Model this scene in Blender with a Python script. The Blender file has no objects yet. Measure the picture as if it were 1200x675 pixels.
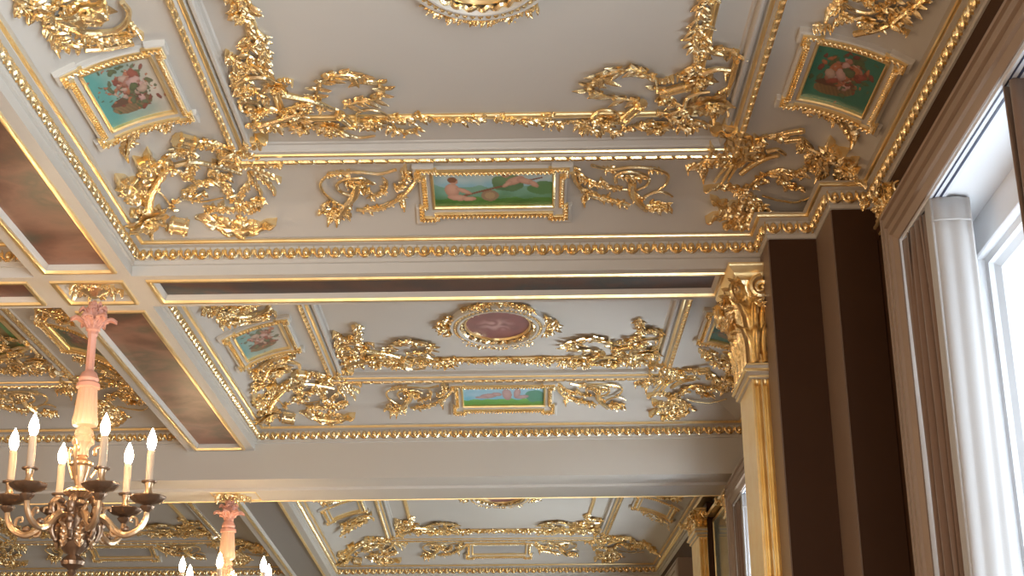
import bpy, math, random
from mathutils import Vector, Matrix, noise

# ---------------------------------------------------------------- camera, world, light
ZO = 1.6                      # all heights below are measured from the camera; the floor is at -1.6
S = bpy.context.scene
COL = S.collection
PI = math.pi

cam_d = bpy.data.cameras.new('camera'); cam = bpy.data.objects.new('camera', cam_d); COL.objects.link(cam)
cam_d.sensor_width = 36.0; cam_d.lens = 1779.26/1200*36.0; cam_d.clip_end = 100
A_, P_, R_ = -.0044, .3454, -.0115
Fv = Vector((math.sin(A_)*math.cos(P_), math.cos(A_)*math.cos(P_), math.sin(P_)))
Rv = Vector((math.cos(A_), -math.sin(A_), 0)); Uv = Rv.cross(Fv)
R2 = Rv*math.cos(R_) + Uv*math.sin(R_); U2 = -Rv*math.sin(R_) + Uv*math.cos(R_)
m3 = Matrix((R2, U2, -Fv)).transposed()
cam.matrix_world = Matrix.Translation((0, 0, ZO)) @ m3.to_4x4()
S.camera = cam
S.view_settings.view_transform = 'Standard'; S.view_settings.look = 'None'
S.view_settings.gamma = 1.0; S.view_settings.exposure = -0.04
S.view_settings.use_curve_mapping = False

w = bpy.data.worlds.new('sky'); S.world = w; w.use_nodes = True
w.node_tree.nodes['Background'].inputs[0].default_value = (.74, .86, 1.0, 1)
w.node_tree.nodes['Background'].inputs[1].default_value = 1.15

def area(name, loc, rot, sx, sy, power, col):
    l = bpy.data.lights.new(name, 'AREA'); l.shape = 'RECTANGLE'; l.size = sx; l.size_y = sy
    l.energy = power; l.color = col
    o = bpy.data.objects.new(name, l); COL.objects.link(o)
    o.location = (loc[0], loc[1], loc[2]+ZO); o.rotation_euler = rot
    return o
DAY = (.80, .90, 1.0); WARM = (1.0, .70, .44)
# daylight through the windows of the right-hand wall (rot: -Z looks towards -X, tilted upwards)
for yy, pw, xx in ((4.84, 75, 1.95), (9.98, 250, 1.95), (14.4, 200, 1.75), (.9, 430, 1.55), (-2.4, 600, 1.55)):
    area('daylight_and_fill', (xx, yy, .55), (0, math.radians(99), 0), 2.8, 1.3, pw, DAY)
# added warm fill from behind the camera; the wall there has no windows
area('daylight_and_fill', (-2.0, -4.6, .2), (math.radians(104), 0, 0), 6.5, 2.8, 100, (1.0, .84, .68))
# added warm fill points in place of unmodelled lamps, out of view
for x, y, e_ in ((-4.9, 4.2, 120), (-1.6, .2, 35)):
    l = bpy.data.lights.new('warm_fill', 'POINT'); l.energy = e_; l.color = WARM; l.shadow_soft_size = .35
    o = bpy.data.objects.new('warm_fill', l); COL.objects.link(o); o.location = (x, y, .9+ZO)

# ---------------------------------------------------------------- materials
def mat(name, col, rough=.5, metal=0.0, coat=0.0, bump=None, var=None, emit=None, spec=.5, sheen=0.0):
    m = bpy.data.materials.new(name); m.use_nodes = True
    nt = m.node_tree; b = nt.nodes['Principled BSDF']
    b.inputs['Base Color'].default_value = (*col, 1); b.inputs['Roughness'].default_value = rough
    b.inputs['Metallic'].default_value = metal; b.inputs['Coat Weight'].default_value = coat
    b.inputs['Coat Roughness'].default_value = .25
    b.inputs['Specular IOR Level'].default_value = spec
    b.inputs['Sheen Weight'].default_value = sheen
    tc = nt.nodes.new('ShaderNodeTexCoord')
    if var:
        n = nt.nodes.new('ShaderNodeTexNoise'); n.inputs['Scale'].default_value = var[0]; n.inputs['Detail'].default_value = 5
        r = nt.nodes.new('ShaderNodeValToRGB')
        r.color_ramp.elements[0].position = .3; r.color_ramp.elements[0].color = (*var[1], 1)
        r.color_ramp.elements[1].position = .7; r.color_ramp.elements[1].color = (*col, 1)
        nt.links.new(tc.outputs['Object'], n.inputs['Vector'])
        nt.links.new(n.outputs['Fac'], r.inputs['Fac']); nt.links.new(r.outputs['Color'], b.inputs['Base Color'])
    if bump:
        n = nt.nodes.new('ShaderNodeTexNoise'); n.inputs['Scale'].default_value = bump[0]; n.inputs['Detail'].default_value = 3
        bp = nt.nodes.new('ShaderNodeBump'); bp.inputs['Strength'].default_value = bump[1]; bp.inputs['Distance'].default_value = bump[2]
        nt.links.new(tc.outputs['Object'], n.inputs['Vector'])
        nt.links.new(n.outputs['Fac'], bp.inputs['Height']); nt.links.new(bp.outputs['Normal'], b.inputs['Normal'])
    if emit:
        b.inputs['Emission Color'].default_value = (*emit[0], 1); b.inputs['Emission Strength'].default_value = emit[1]
    return m
M = {}
M['paint'] = mat('ceiling_paint', (.55, .51, .445), .55, var=(1.2, (.52, .48, .42)), bump=(60, .08, .004))
M['trimpaint'] = mat('moulding_paint', (.56, .52, .455), .45)
M['pier'] = mat('pier_return_brown', (.21, .14, .095), .5)  # side faces of the pier, lighter brown than its fronts
M['casing'] = mat('casing_paint', (.29, .205, .145), .45)
M['gold'] = mat('gilding', (1.0, .83, .52), .25, metal=.90, bump=(60, .5, .0045), var=(14, (.94, .67, .30)))
M['goldsmooth'] = mat('burnished_gilding', (1.0, .80, .45), .30, metal=.88, bump=(30, .25, .005), var=(9, (.92, .66, .28)))
M['brown'] = mat('dark_brown_wall_cover', (.060, .027, .012), .6, bump=(300, .2, .002), var=(3, (.055, .024, .011)), spec=.15)
M['canvas'] = None
M['floor'] = mat('oak_floor', (.30, .20, .125), .45, var=(3, (.24, .155, .095)))
M['plainwall'] = mat('wall_paint', (.26, .17, .11), .6)
M['cream'] = mat('cream_wall_paint', (.72, .60, .38), .6)
M['white'] = mat('white_window_paint', (.80, .82, .84), .35)
M['track'] = mat('track_groove', (.03, .04, .08), .4)
M['rail'] = mat('curtain_rail', (.75, .78, .82), .3)
M['lining'] = mat('curtain_lining', (.45, .44, .43), .85, sheen=.2, bump=(400, .25, .002))
M['cloth'] = mat('curtain_cloth', (.19, .115, .075), .85, sheen=.3, bump=(400, .25, .002))
M['bronze'] = mat('aged_bronze', (.30, .20, .13), .34, metal=.85, bump=(40, .4, .006))
M['brass'] = mat('gilt_bronze', (.72, .50, .30), .30, metal=.85, bump=(40, .4, .006))
M['pink'] = mat('salmon_lacquer', (.66, .33, .24), .45, bump=(60, .4, .004))
M['peach'] = mat('peach_lacquer', (.58, .37, .25), .4)
M['candle'] = mat('candle_sleeve', (.60, .47, .34), .5)
M['bulb'] = mat('lit_bulb', (1, .9, .7), .3, emit=((1.0, .70, .40), 110))
M['darkpaint'] = mat('soffit_panel_paint', (.30, .28, .26), .5)
M['mirror'] = mat('mirror_glass', (.36, .44, .41), .12, metal=.45)  # teal-grey base colour stands in for the reflection in the glass
M['grout'] = mat('shadow_gap', (.05, .035, .025), .7)

def attr_mat(name, rough=.42, coat=.3):
    m = bpy.data.materials.new(name); m.use_nodes = True; nt = m.node_tree; b = nt.nodes['Principled BSDF']
    a = nt.nodes.new('ShaderNodeAttribute'); a.attribute_name = 'paint'
    nt.links.new(a.outputs['Color'], b.inputs['Base Color']); b.inputs['Roughness'].default_value = rough
    b.inputs['Coat Weight'].default_value = coat; b.inputs['Coat Roughness'].default_value = .3
    return m
M['canvas'] = attr_mat('painted_canvas')

def old_painting(name, seed, scale, cols):
    m = bpy.data.materials.new(name); m.use_nodes = True; nt = m.node_tree; b = nt.nodes['Principled BSDF']
    tc = nt.nodes.new('ShaderNodeTexCoord'); mp = nt.nodes.new('ShaderNodeMapping'); mp.inputs['Location'].default_value = (seed, seed*2, 0)
    n = nt.nodes.new('ShaderNodeTexNoise'); n.inputs['Scale'].default_value = scale; n.inputs['Detail'].default_value = 7
    n.inputs['Distortion'].default_value = .25
    r = nt.nodes.new('ShaderNodeValToRGB'); cr = r.color_ramp
    cr.elements[0].position = .30; cr.elements[0].color = (*cols[0], 1); cr.elements[1].position = .72; cr.elements[1].color = (*cols[-1], 1)
    for i, c in enumerate(cols[1:-1]):
        e = cr.elements.new(.30 + .42*(i+1)/(len(cols)-1)); e.color = (*c, 1)
    nt.links.new(tc.outputs['Object'], mp.inputs['Vector']); nt.links.new(mp.outputs[0], n.inputs['Vector'])
    nt.links.new(n.outputs['Fac'], r.inputs['Fac']); nt.links.new(r.outputs['Color'], b.inputs['Base Color'])
    b.inputs['Roughness'].default_value = .42; b.inputs['Coat Weight'].default_value = .22; b.inputs['Coat Roughness'].default_value = .3
    return m
M['art_red'] = old_painting('red_brown_painting', 3.1, 2.2, [(.045, .035, .02), (.13, .045, .025), (.26, .12, .08), (.12, .085, .055), (.32, .16, .11)])
M['art_dark'] = old_painting('dark_painting', 7.7, 2.6, [(.03, .035, .045), (.06, .035, .035), (.10, .045, .035), (.035, .05, .06), (.16, .07, .05)])
M['art_olive'] = old_painting('olive_painting', 1.3, 2.0, [(.10, .07, .03), (.22, .15, .06), (.16, .17, .07), (.33, .2, .08)])
M['green'] = mat('green_border_paint', (.12, .26, .10), .4)
# window glass: a real, thin, clear pane
g = bpy.data.materials.new('window_glass'); g.use_nodes = True; nt = g.node_tree; nt.nodes.clear()
o_ = nt.nodes.new('ShaderNodeOutputMaterial'); mx = nt.nodes.new('ShaderNodeMixShader'); tr = nt.nodes.new('ShaderNodeBsdfTransparent')
gl = nt.nodes.new('ShaderNodeBsdfGlossy'); gl.inputs['Roughness'].default_value = .02; mx.inputs[0].default_value = .08
nt.links.new(tr.outputs[0], mx.inputs[1]); nt.links.new(gl.outputs[0], mx.inputs[2]); nt.links.new(mx.outputs[0], o_.inputs['Surface'])
M['glass'] = g

# ---------------------------------------------------------------- mesh building
class MB:
    def __init__(s): s.v = []; s.f = []; s.c = None
    def quad_grid(s, rows, closed_u=False, closed_v=False):
        """rows: list of lists of Vectors"""
        b = len(s.v); nr = len(rows); nc = len(rows[0])
        for r in rows: s.v += [tuple(p) for p in r]
        for i in range(nr if closed_v else nr-1):
            for j in range(nc if closed_u else nc-1):
                i2 = (i+1) % nr; j2 = (j+1) % nc
                s.f.append((b+i*nc+j, b+i*nc+j2, b+i2*nc+j2, b+i2*nc+j))
        return b
    def box(s, x0, x1, y0, y1, z0, z1):
        b = len(s.v)
        s.v += [(x, y, z) for z in (z0, z1) for y in (y0, y1) for x in (x0, x1)]
        s.f += [tuple(b+i for i in q) for q in ((0, 2, 3, 1), (4, 5, 7, 6), (0, 1, 5, 4), (2, 6, 7, 3), (0, 4, 6, 2), (1, 3, 7, 5))]
    def poly(s, pts):
        b = len(s.v); s.v += [tuple(p) for p in pts]; s.f.append(tuple(range(b, b+len(pts))))
    def lathe(s, prof, cx, cy, n=20, flute=0, amp=0.0):
        rows = []
        for r, z in prof:
            row = []
            for k in range(n):
                a = 2*PI*k/n; rr = r*(1+amp*math.cos(flute*a)) if flute else r
                row.append((cx+rr*math.cos(a), cy+rr*math.sin(a), z))
            rows.append(row)
        b = s.quad_grid(rows, closed_u=True)
        s.f.append(tuple(b+k for k in range(n))); s.f.append(tuple(b+(len(prof)-1)*n+k for k in reversed(range(n))))
    def tube3(s, pts, rads, n=7, lobes=0, cap=True):
        pts = [Vector(p) for p in pts]; rows = []; up = None
        for i, p in enumerate(pts):
            t = (pts[min(i+1, len(pts)-1)] - pts[max(i-1, 0)])
            t = t.normalized() if t.length > 1e-9 else Vector((1, 0, 0))
            if up is None:
                up = Vector((0, 0, 1)) if abs(t.z) < .9 else Vector((1, 0, 0))
            up = (up - t*up.dot(t)); up = up.normalized() if up.length > 1e-6 else Vector((0, 1, 0))
            sd = t.cross(up); r = rads[i] if hasattr(rads, '__len__') else rads
            row = []
            for k in range(n):
                a = 2*PI*k/n; rr = r*(.86+.14*math.cos(lobes*a)) if lobes else r
                row.append(p + up*(rr*math.cos(a)) + sd*(rr*math.sin(a)))
            rows.append(row)
        b = s.quad_grid(rows, closed_u=True)
        if cap:
            s.f.append(tuple(b+k for k in reversed(range(n)))); s.f.append(tuple(b+(len(pts)-1)*n+k for k in range(n)))
    def ell(s, c, ax, n=8, m=5, half=None):
        """ellipsoid: ax = three axis Vectors"""
        rows = []
        for i in range(m+1):
            th = PI*i/m
            rows.append([Vector(c)+ax[0]*(math.sin(th)*math.cos(2*PI*k/n))+ax[1]*(math.sin(th)*math.sin(2*PI*k/n))+ax[2]*math.cos(th) for k in range(n)])
        s.quad_grid(rows, closed_u=True)
    def build(s, name, m, parent=None, loc=None, smooth=True, kind=None, fixn=True):
        me = bpy.data.meshes.new(name)
        if parent is not None: org = Vector(parent['_o'])
        else:
            org = Vector(loc) if loc is not None else Vector((0, 0, -ZO))
        me.from_pydata([(x-org.x, y-org.y, z-org.z) for x, y, z in s.v], [], s.f)
        me.materials.append(m); me.validate()
        if fixn:
            import bmesh
            bm = bmesh.new(); bm.from_mesh(me)
            bmesh.ops.remove_doubles(bm, verts=bm.verts, dist=1e-5)
            bmesh.ops.recalc_face_normals(bm, faces=bm.faces); bm.to_mesh(me); bm.free()
        if smooth:
            me.polygons.foreach_set('use_smooth', [True]*len(me.polygons))
            if hasattr(me, 'set_sharp_from_angle'): me.set_sharp_from_angle(angle=math.radians(smooth if smooth is not True else 42))
        o = bpy.data.objects.new(name, me); COL.objects.link(o)
        if parent is not None: o.parent = parent
        else: o.location = (org.x, org.y, org.z+ZO)
        o['_o'] = tuple(org)
        if kind: o['kind'] = kind
        return o

def thing(name, loc, label, cat, group=None):
    o = bpy.data.objects.new(name, None); COL.objects.link(o); o.empty_display_size = .1
    o.location = (loc[0], loc[1], loc[2]+ZO); o['_o'] = tuple(loc)
    tag(o, label, cat, group); return o
def tag(o, label, cat, group=None):
    o['label'] = label; o['category'] = cat
    if group: o['group'] = group
    return o
def dup(root, d, label=None, group=None, flipy=None):
    def cp(o, par):
        c = o.copy(); COL.objects.link(c); c.parent = par
        for ch in list(o.children): cp(ch, c)
        return c
    r = cp(root, None)
    r.location = (root.location.x+d[0], root.location.y+d[1], root.location.z+(d[2] if len(d) > 2 else 0))
    if flipy is not None:
        r.location.y = 2*flipy - root.location.y; r.scale = (1, -1, 1)
    if label: r['label'] = label
    if group: r['group'] = group
    return r
SK = .026; Y0C = 11.32
def skewC(o):
    """the far bay is turned very slightly against the two near ones"""
    x, y = o.location.x, o.location.y
    R = Matrix.Rotation(SK, 4, 'Z'); T = Matrix.Translation((0, Y0C, 0))
    q = T @ R @ T.inverted() @ Vector((x, y, o.location.z))
    o.location = (q.x, q.y, o.location.z); o.rotation_euler.z += SK
    return o

def sub(poly, step):
    out = []
    n = len(poly)
    for i in range(n):
        a = Vector(poly[i]); b = Vector(poly[(i+1) % n]); k = max(1, int((b-a).length/step))
        for j in range(k): out.append(tuple(a.lerp(b, j/k)))
    return out
def offs(poly, closed=True):
    """mitre vectors pointing to the left of the travel direction"""
    n = len(poly); res = []
    for i in range(n):
        p = Vector(poly[i])
        if closed or 0 < i < n-1: a = Vector(poly[(i-1) % n]); b = Vector(poly[(i+1) % n])
        elif i == 0: a = p*2-Vector(poly[1]); b = Vector(poly[1])
        else: a = Vector(poly[i-1]); b = p*2-Vector(poly[i-1])
        d1 = (p-a).normalized(); d2 = (b-p).normalized()
        n1 = Vector((-d1.y, d1.x)); n2 = Vector((-d2.y, d2.x)); s = n1+n2
        if s.length < 1e-6: s = n1
        s.normalize(); res.append(s/max(.35, s.dot(n1)))
    return res
def sweep(mb, poly, prof, MAP, step=None, closed=True, ring=False):
    """poly counter-clockwise, profile points (inward offset, height) carried round it"""
    if step: poly = sub(poly, step)
    of = offs(poly, closed); cols = []
    for (o, h) in prof:
        cols.append([MAP(p[0]+v.x*o, p[1]+v.y*o, h) for p, v in zip(poly, of)])
    mb.quad_grid(cols, closed_u=closed, closed_v=ring)
RECT = lambda x0, x1, y0, y1: [(x0, y0), (x1, y0), (x1, y1), (x0, y1)]
ABS = lambda x, y, h: (x, y, h)

# ---------------------------------------------------------------- shape of a coffer
XL, XR, YF, YN = -1.899, 1.624, 6.983, 2.68
XB0 = -2.377                  # left face of the long beam
LSH = -4.001                  # the left-hand row of coffers
def cove(d):
    if d < .07: return 2.765
    if d < .60:
        t = (d-.07)/.53; return 2.765+.165*(1-(1-t)**2.2)
    if d < .72: return 2.93+.045*(d-.6)/.12
    return 2.975
def surfA(x, y): return cove(min(x-XL, XR-x, YF-y, y-YN))
def MAPA(x, y, h):
    e = .006; z = surfA(x, y)
    gx = (surfA(x+e, y)-surfA(x-e, y))/(2*e); gy = (surfA(x, y+e)-surfA(x, y-e))/(2*e)
    gx = max(-1.2, min(1.2, gx)); gy = max(-1.2, min(1.2, gy))
    n = Vector((gx, gy, -1)).normalized()
    return Vector((x, y, z)) + n*h
ORN = {
 'corner_left': [
  ('L', (-1.265, 6.43), (-1.11, 6.148), 0.12),
  ('L', (-1.265, 6.43), (-1.174, 6.163), 0.08),
  ('L', (-1.272, 6.43), (-1.229, 6.175), 0.08),
  ('L', (-1.28, 6.43), (-1.326, 6.17), 0.1),
  ('L', (-1.254, 6.413), (-1.074, 6.372), 0.09),
  ('L', (-1.245, 6.457), (-1.145, 6.639), 0.05),
  ('L', (-1.255, 6.465), (-1.211, 6.65), 0.04),
  ('L', (-1.225, 6.432), (-1.105, 6.532), 0.05),
  ('L', (-1.277, 6.456), (-1.394, 6.325), 0.07),
  ('S', (-1.326, 6.335), 0.045),
  ('G', [(-1.268, 6.269), (-1.311, 6.17), (-1.368, 6.129), (-1.429, 6.115), (-1.488, 6.146), (-1.543, 6.189), (-1.599, 6.241)], 0.085),
  ('R', [(-1.5, 6.026), (-1.427, 6.107)], 0.035),
  ('T', [(-1.557, 6.272), (-1.474, 6.28), (-1.39, 6.344), (-1.279, 6.447)], 0.02, 0.014),
  ('L', (-1.745, 6.586), (-1.791, 6.177), 0.15),
  ('L', (-1.733, 6.551), (-1.697, 6.103), 0.14),
  ('L', (-1.716, 6.511), (-1.628, 6.073), 0.11),
  ('L', (-1.696, 6.474), (-1.576, 6.204), 0.1),
  ('L', (-1.746, 6.574), (-1.793, 6.367), 0.08),
  ('T', [(-1.752, 6.586), (-1.709, 6.46), (-1.635, 6.333), (-1.567, 6.266)], 0.03, 0.018),
  ('F', (-1.775, 6.722), 0.1),
  ('L', (-1.771, 6.772), (-1.804, 6.886), 0.09),
  ('L', (-1.755, 6.773), (-1.698, 6.849), 0.09),
  ('L', (-1.774, 6.681), (-1.811, 6.54), 0.08),
  ('L', (-1.756, 6.707), (-1.702, 6.64), 0.08),
  ('R', [(-1.683, 6.817), (-1.596, 6.837)], 0.045),
  ('G', [(-1.591, 6.598), (-1.524, 6.544), (-1.452, 6.519), (-1.391, 6.517), (-1.365, 6.596), (-1.347, 6.682)], 0.08),
  ('G', [(-1.482, 6.613), (-1.522, 6.656), (-1.573, 6.591)], 0.06),
  ('G', [(-1.355, 6.705), (-1.294, 6.706), (-1.226, 6.69)], 0.07),
  ('F', (-1.233, 6.685), 0.04),
  ('T', [(-1.689, 6.442), (-1.669, 6.525), (-1.656, 6.662), (-1.611, 6.621)], 0.008, 0.006),
  ('T', [(-1.602, 6.65), (-1.515, 6.685), (-1.4, 6.658)], 0.009, 0.006),
  ('G', [(-1.67, 6.709), (-1.632, 6.644)], 0.05),
  ('L', (-1.563, 6.79), (-1.164, 6.811), 0.13),
  ('L', (-1.487, 6.786), (-1.338, 6.836), 0.07),
  ('L', (-1.364, 6.788), (-1.269, 6.846), 0.07),
  ('L', (-1.42, 6.777), (-1.406, 6.693), 0.06),
  ('L', (-1.511, 6.776), (-1.458, 6.709), 0.06),
  ('L', (-1.305, 6.784), (-1.232, 6.734), 0.06),
  ('G', [(-1.464, 6.175), (-1.474, 6.299), (-1.527, 6.405)], 0.07),
  ('G', [(-1.574, 6.298), (-1.561, 6.383), (-1.502, 6.438)], 0.07),
  ('G', [(-1.427, 6.411), (-1.384, 6.478), (-1.337, 6.479)], 0.07),
  ('G', [(-1.257, 6.528), (-1.295, 6.61), (-1.335, 6.659)], 0.06),
  ('G', [(-1.51, 6.724), (-1.413, 6.736), (-1.315, 6.738)], 0.06),
 ],
 'corner_right': [
  ('L', (1.044, 6.479), (0.86, 6.104), 0.13),
  ('L', (1.044, 6.479), (0.922, 6.057), 0.1),
  ('L', (1.036, 6.479), (0.88, 6.283), 0.11),
  ('L', (1.049, 6.463), (0.986, 6.096), 0.08),
  ('L', (1.049, 6.463), (1.059, 6.137), 0.09),
  ('S', (1.097, 6.324), 0.06),
  ('L', (1.03, 6.495), (0.916, 6.407), 0.08),
  ('G', [(1.005, 6.427), (0.94, 6.376), (0.869, 6.405), (0.846, 6.49)], 0.09),
  ('T', [(0.975, 6.435), (0.932, 6.586)], 0.014, 0.01),
  ('T', [(0.997, 6.453), (0.966, 6.607)], 0.014, 0.01),
  ('T', [(1.018, 6.462), (0.996, 6.581)], 0.012, 0.009),
  ('L', (0.833, 6.44), (0.801, 6.519), 0.04),
  ('L', (0.884, 6.475), (0.88, 6.592), 0.05),
  ('T', [(1.048, 6.51), (1.101, 6.408), (1.149, 6.334), (1.196, 6.292)], 0.02, 0.016),
  ('T', [(1.139, 6.271), (1.181, 6.243), (1.225, 6.281)], 0.016, 0.012),
  ('G', [(1.059, 6.244), (1.097, 6.161), (1.148, 6.127), (1.191, 6.115)], 0.085),
  ('R', [(1.184, 6.073), (1.262, 6.007)], 0.014),
  ('R', [(1.199, 6.139), (1.269, 6.09)], 0.014),
  ('G', [(1.273, 6.114), (1.316, 6.194), (1.366, 6.228), (1.41, 6.262)], 0.1),
  ('G', [(1.297, 6.171), (1.355, 6.292), (1.402, 6.344)], 0.1),
  ('G', [(1.068, 6.681), (1.124, 6.61), (1.172, 6.543), (1.228, 6.468), (1.286, 6.466), (1.333, 6.404), (1.358, 6.309)], 0.09),
  ('G', [(1.221, 6.5), (1.276, 6.6), (1.348, 6.608)], 0.08),
  ('L', (1.365, 6.303), (1.375, 6.034), 0.1),
  ('L', (1.406, 6.322), (1.463, 6.078), 0.14),
  ('L', (1.472, 6.361), (1.511, 6.108), 0.1),
  ('L', (1.487, 6.401), (1.577, 6.288), 0.12),
  ('L', (1.466, 6.408), (1.534, 6.186), 0.09),
  ('F', (1.494, 6.24), 0.05),
  ('L', (1.43, 6.372), (1.394, 6.468), 0.09),
  ('T', [(1.171, 6.695), (1.266, 6.729), (1.367, 6.725), (1.437, 6.54)], 0.008, 0.008),
  ('L', (1.197, 6.808), (0.923, 6.701), 0.11),
  ('L', (1.199, 6.827), (0.91, 6.832), 0.12),
  ('L', (1.209, 6.836), (0.996, 6.869), 0.1),
  ('L', (1.18, 6.798), (1.009, 6.746), 0.08),
  ('L', (1.196, 6.799), (1.117, 6.682), 0.07),
  ('L', (1.12, 6.705), (0.885, 6.643), 0.07),
  ('F', (1.067, 6.67), 0.04),
  ('L', (1.209, 6.836), (1.127, 6.853), 0.07),
  ('G', [(1.104, 6.716), (1.157, 6.748), (1.213, 6.799)], 0.07),
 ],
 'panel_left': [
  ('G', [(-1.003, 5.242), (-0.997, 5.352), (-1.008, 5.465), (-1.043, 5.552)], 0.08),
  ('G', [(-1.155, 5.432), (-1.112, 5.506), (-1.052, 5.478)], 0.08),
  ('L', (-1.117, 5.491), (-1.16, 5.39), 0.06),
  ('L', (-1.119, 5.506), (-1.181, 5.502), 0.05),
  ('T', [(-1.157, 5.639), (-1.099, 5.588), (-1.041, 5.582), (-1.007, 5.635)], 0.022, 0.016),
  ('G', [(-1.159, 5.534), (-1.173, 5.669), (-1.16, 5.778)], 0.06),
  ('S', (-1.138, 5.859), 0.07),
  ('F', (-1.009, 5.689), 0.06),
  ('L', (-0.997, 5.659), (-0.926, 5.661), 0.07),
  ('T', [(-0.987, 5.736), (-0.92, 5.77), (-0.853, 5.811), (-0.782, 5.886)], 0.024, 0.012),
  ('W', [(-0.851, 5.796), (-0.821, 5.679), (-0.775, 5.619), (-0.712, 5.591), (-0.643, 5.608)], 0.085),
  ('W', [(-0.736, 5.871), (-0.666, 5.833), (-0.606, 5.819), (-0.556, 5.749), (-0.577, 5.663), (-0.625, 5.639)], 0.08),
  ('F', (-0.649, 6.032), 0.075),
  ('T', [(-0.702, 6.039), (-0.683, 5.93), (-0.615, 5.908), (-0.558, 5.976), (-0.534, 6.095)], 0.012, 0.008),
  ('G', [(-0.571, 6.094), (-0.514, 6.14), (-0.429, 6.116)], 0.065),
  ('R', [(-0.772, 5.928), (-0.711, 6.056)], 0.022),
  ('G', [(-1.195, 6.063), (-1.109, 6.043), (-1.038, 6.071), (-0.955, 6.023), (-0.888, 6.085), (-0.834, 6.138), (-0.77, 6.106)], 0.09),
  ('T', [(-0.779, 6.123), (-0.709, 6.178), (-0.631, 6.162)], 0.014, 0.008),
  ('G', [(-1.024, 5.928), (-0.943, 5.881), (-0.857, 5.843), (-0.808, 5.918)], 0.08),
  ('G', [(-1.134, 5.925), (-1.055, 5.894), (-0.977, 5.963), (-0.906, 5.932)], 0.08),
  ('F', (-0.956, 6.082), 0.05),
  ('F', (-0.826, 6.069), 0.06),
  ('F', (-1.129, 5.917), 0.05),
  ('T', [(-1.131, 6.043), (-1.024, 5.978), (-0.901, 5.899)], 0.02, 0.014),
  ('G', [(-1.139, 5.701), (-1.095, 5.733), (-1.057, 5.813)], 0.06),
 ],
 'panel_right': [
  ('G', [(0.738, 5.21), (0.734, 5.29), (0.763, 5.373), (0.76, 5.472)], 0.08),
  ('W', [(0.778, 5.444), (0.826, 5.417), (0.892, 5.476)], 0.07),
  ('L', (0.844, 5.475), (0.91, 5.458), 0.05),
  ('T', [(0.903, 5.505), (0.911, 5.618), (0.902, 5.714), (0.866, 5.775)], 0.02, 0.012),
  ('L', (0.909, 5.605), (0.874, 5.667), 0.07),
  ('T', [(0.775, 5.604), (0.827, 5.569), (0.884, 5.578)], 0.02, 0.014),
  ('F', (0.768, 5.672), 0.075),
  ('G', [(0.673, 5.646), (0.704, 5.595), (0.742, 5.559)], 0.07),
  ('L', (0.736, 5.633), (0.668, 5.661), 0.07),
  ('R', [(0.613, 5.775), (0.736, 5.709)], 0.022),
  ('R', [(0.463, 6.04), (0.547, 5.861)], 0.024),
  ('W', [(0.598, 5.767), (0.582, 5.659), (0.532, 5.612), (0.477, 5.581), (0.425, 5.587), (0.354, 5.637)], 0.085),
  ('W', [(0.525, 5.86), (0.451, 5.842), (0.376, 5.808), (0.309, 5.767), (0.314, 5.697), (0.355, 5.675)], 0.085),
  ('L', (0.603, 5.736), (0.66, 5.661), 0.06),
  ('F', (0.392, 6.047), 0.07),
  ('T', [(0.333, 6.003), (0.371, 5.937), (0.436, 5.964), (0.473, 6.092)], 0.014, 0.01),
  ('G', [(0.276, 6.086), (0.324, 6.139), (0.401, 6.168), (0.463, 6.17), (0.531, 6.111), (0.603, 6.061)], 0.06),
  ('F', (0.626, 6.114), 0.07),
  ('F', (0.848, 5.902), 0.1),
  ('L', (0.856, 5.87), (0.917, 5.783), 0.07),
  ('L', (0.869, 5.919), (0.941, 5.976), 0.08),
  ('L', (0.85, 5.952), (0.871, 6.07), 0.07),
  ('G', [(0.6, 5.879), (0.659, 5.848), (0.711, 5.964), (0.772, 6.058), (0.837, 6.103)], 0.08),
  ('T', [(0.728, 5.915), (0.731, 5.834), (0.774, 5.788), (0.823, 5.774)], 0.016, 0.01),
  ('G', [(0.69, 6.064), (0.741, 6.126), (0.804, 6.145)], 0.07),
  ('G', [(0.615, 5.978), (0.67, 6.013), (0.714, 6.082)], 0.07),
 ],
 'scroll_left': [
  ('T', [(-0.56, 6.434), (-0.639, 6.474), (-0.736, 6.454), (-0.817, 6.461), (-0.879, 6.484), (-0.923, 6.551), (-0.92, 6.625), (-0.882, 6.685), (-0.837, 6.725)], 0.012, 0.01),
  ('G', [(-0.888, 6.491), (-0.833, 6.469), (-0.778, 6.47)], 0.035),
  ('T', [(-0.789, 6.652), (-0.835, 6.626), (-0.849, 6.574), (-0.816, 6.532), (-0.763, 6.518), (-0.719, 6.519), (-0.676, 6.571)], 0.012, 0.01),
  ('G', [(-0.812, 6.567), (-0.754, 6.548), (-0.692, 6.577)], 0.055),
  ('G', [(-0.752, 6.609), (-0.706, 6.635), (-0.731, 6.555)], 0.04),
  ('T', [(-0.749, 6.541), (-0.772, 6.646), (-0.819, 6.714), (-0.859, 6.776)], 0.028, 0.022),
  ('G', [(-0.764, 6.609), (-0.792, 6.681), (-0.83, 6.736)], 0.05),
  ('G', [(-0.962, 6.78), (-0.911, 6.765), (-0.86, 6.786), (-0.809, 6.777)], 0.075),
  ('L', (-0.901, 6.786), (-0.923, 6.842), 0.05),
  ('L', (-0.876, 6.786), (-0.878, 6.847), 0.05),
  ('F', (-0.882, 6.766), 0.04),
  ('T', [(-0.773, 6.747), (-0.683, 6.749), (-0.598, 6.707), (-0.527, 6.639), (-0.477, 6.547), (-0.466, 6.454)], 0.014, 0.018),
  ('G', [(-0.749, 6.753), (-0.674, 6.738), (-0.598, 6.707), (-0.536, 6.651)], 0.05),
  ('G', [(-0.709, 6.671), (-0.65, 6.642), (-0.615, 6.565)], 0.04),
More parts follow.
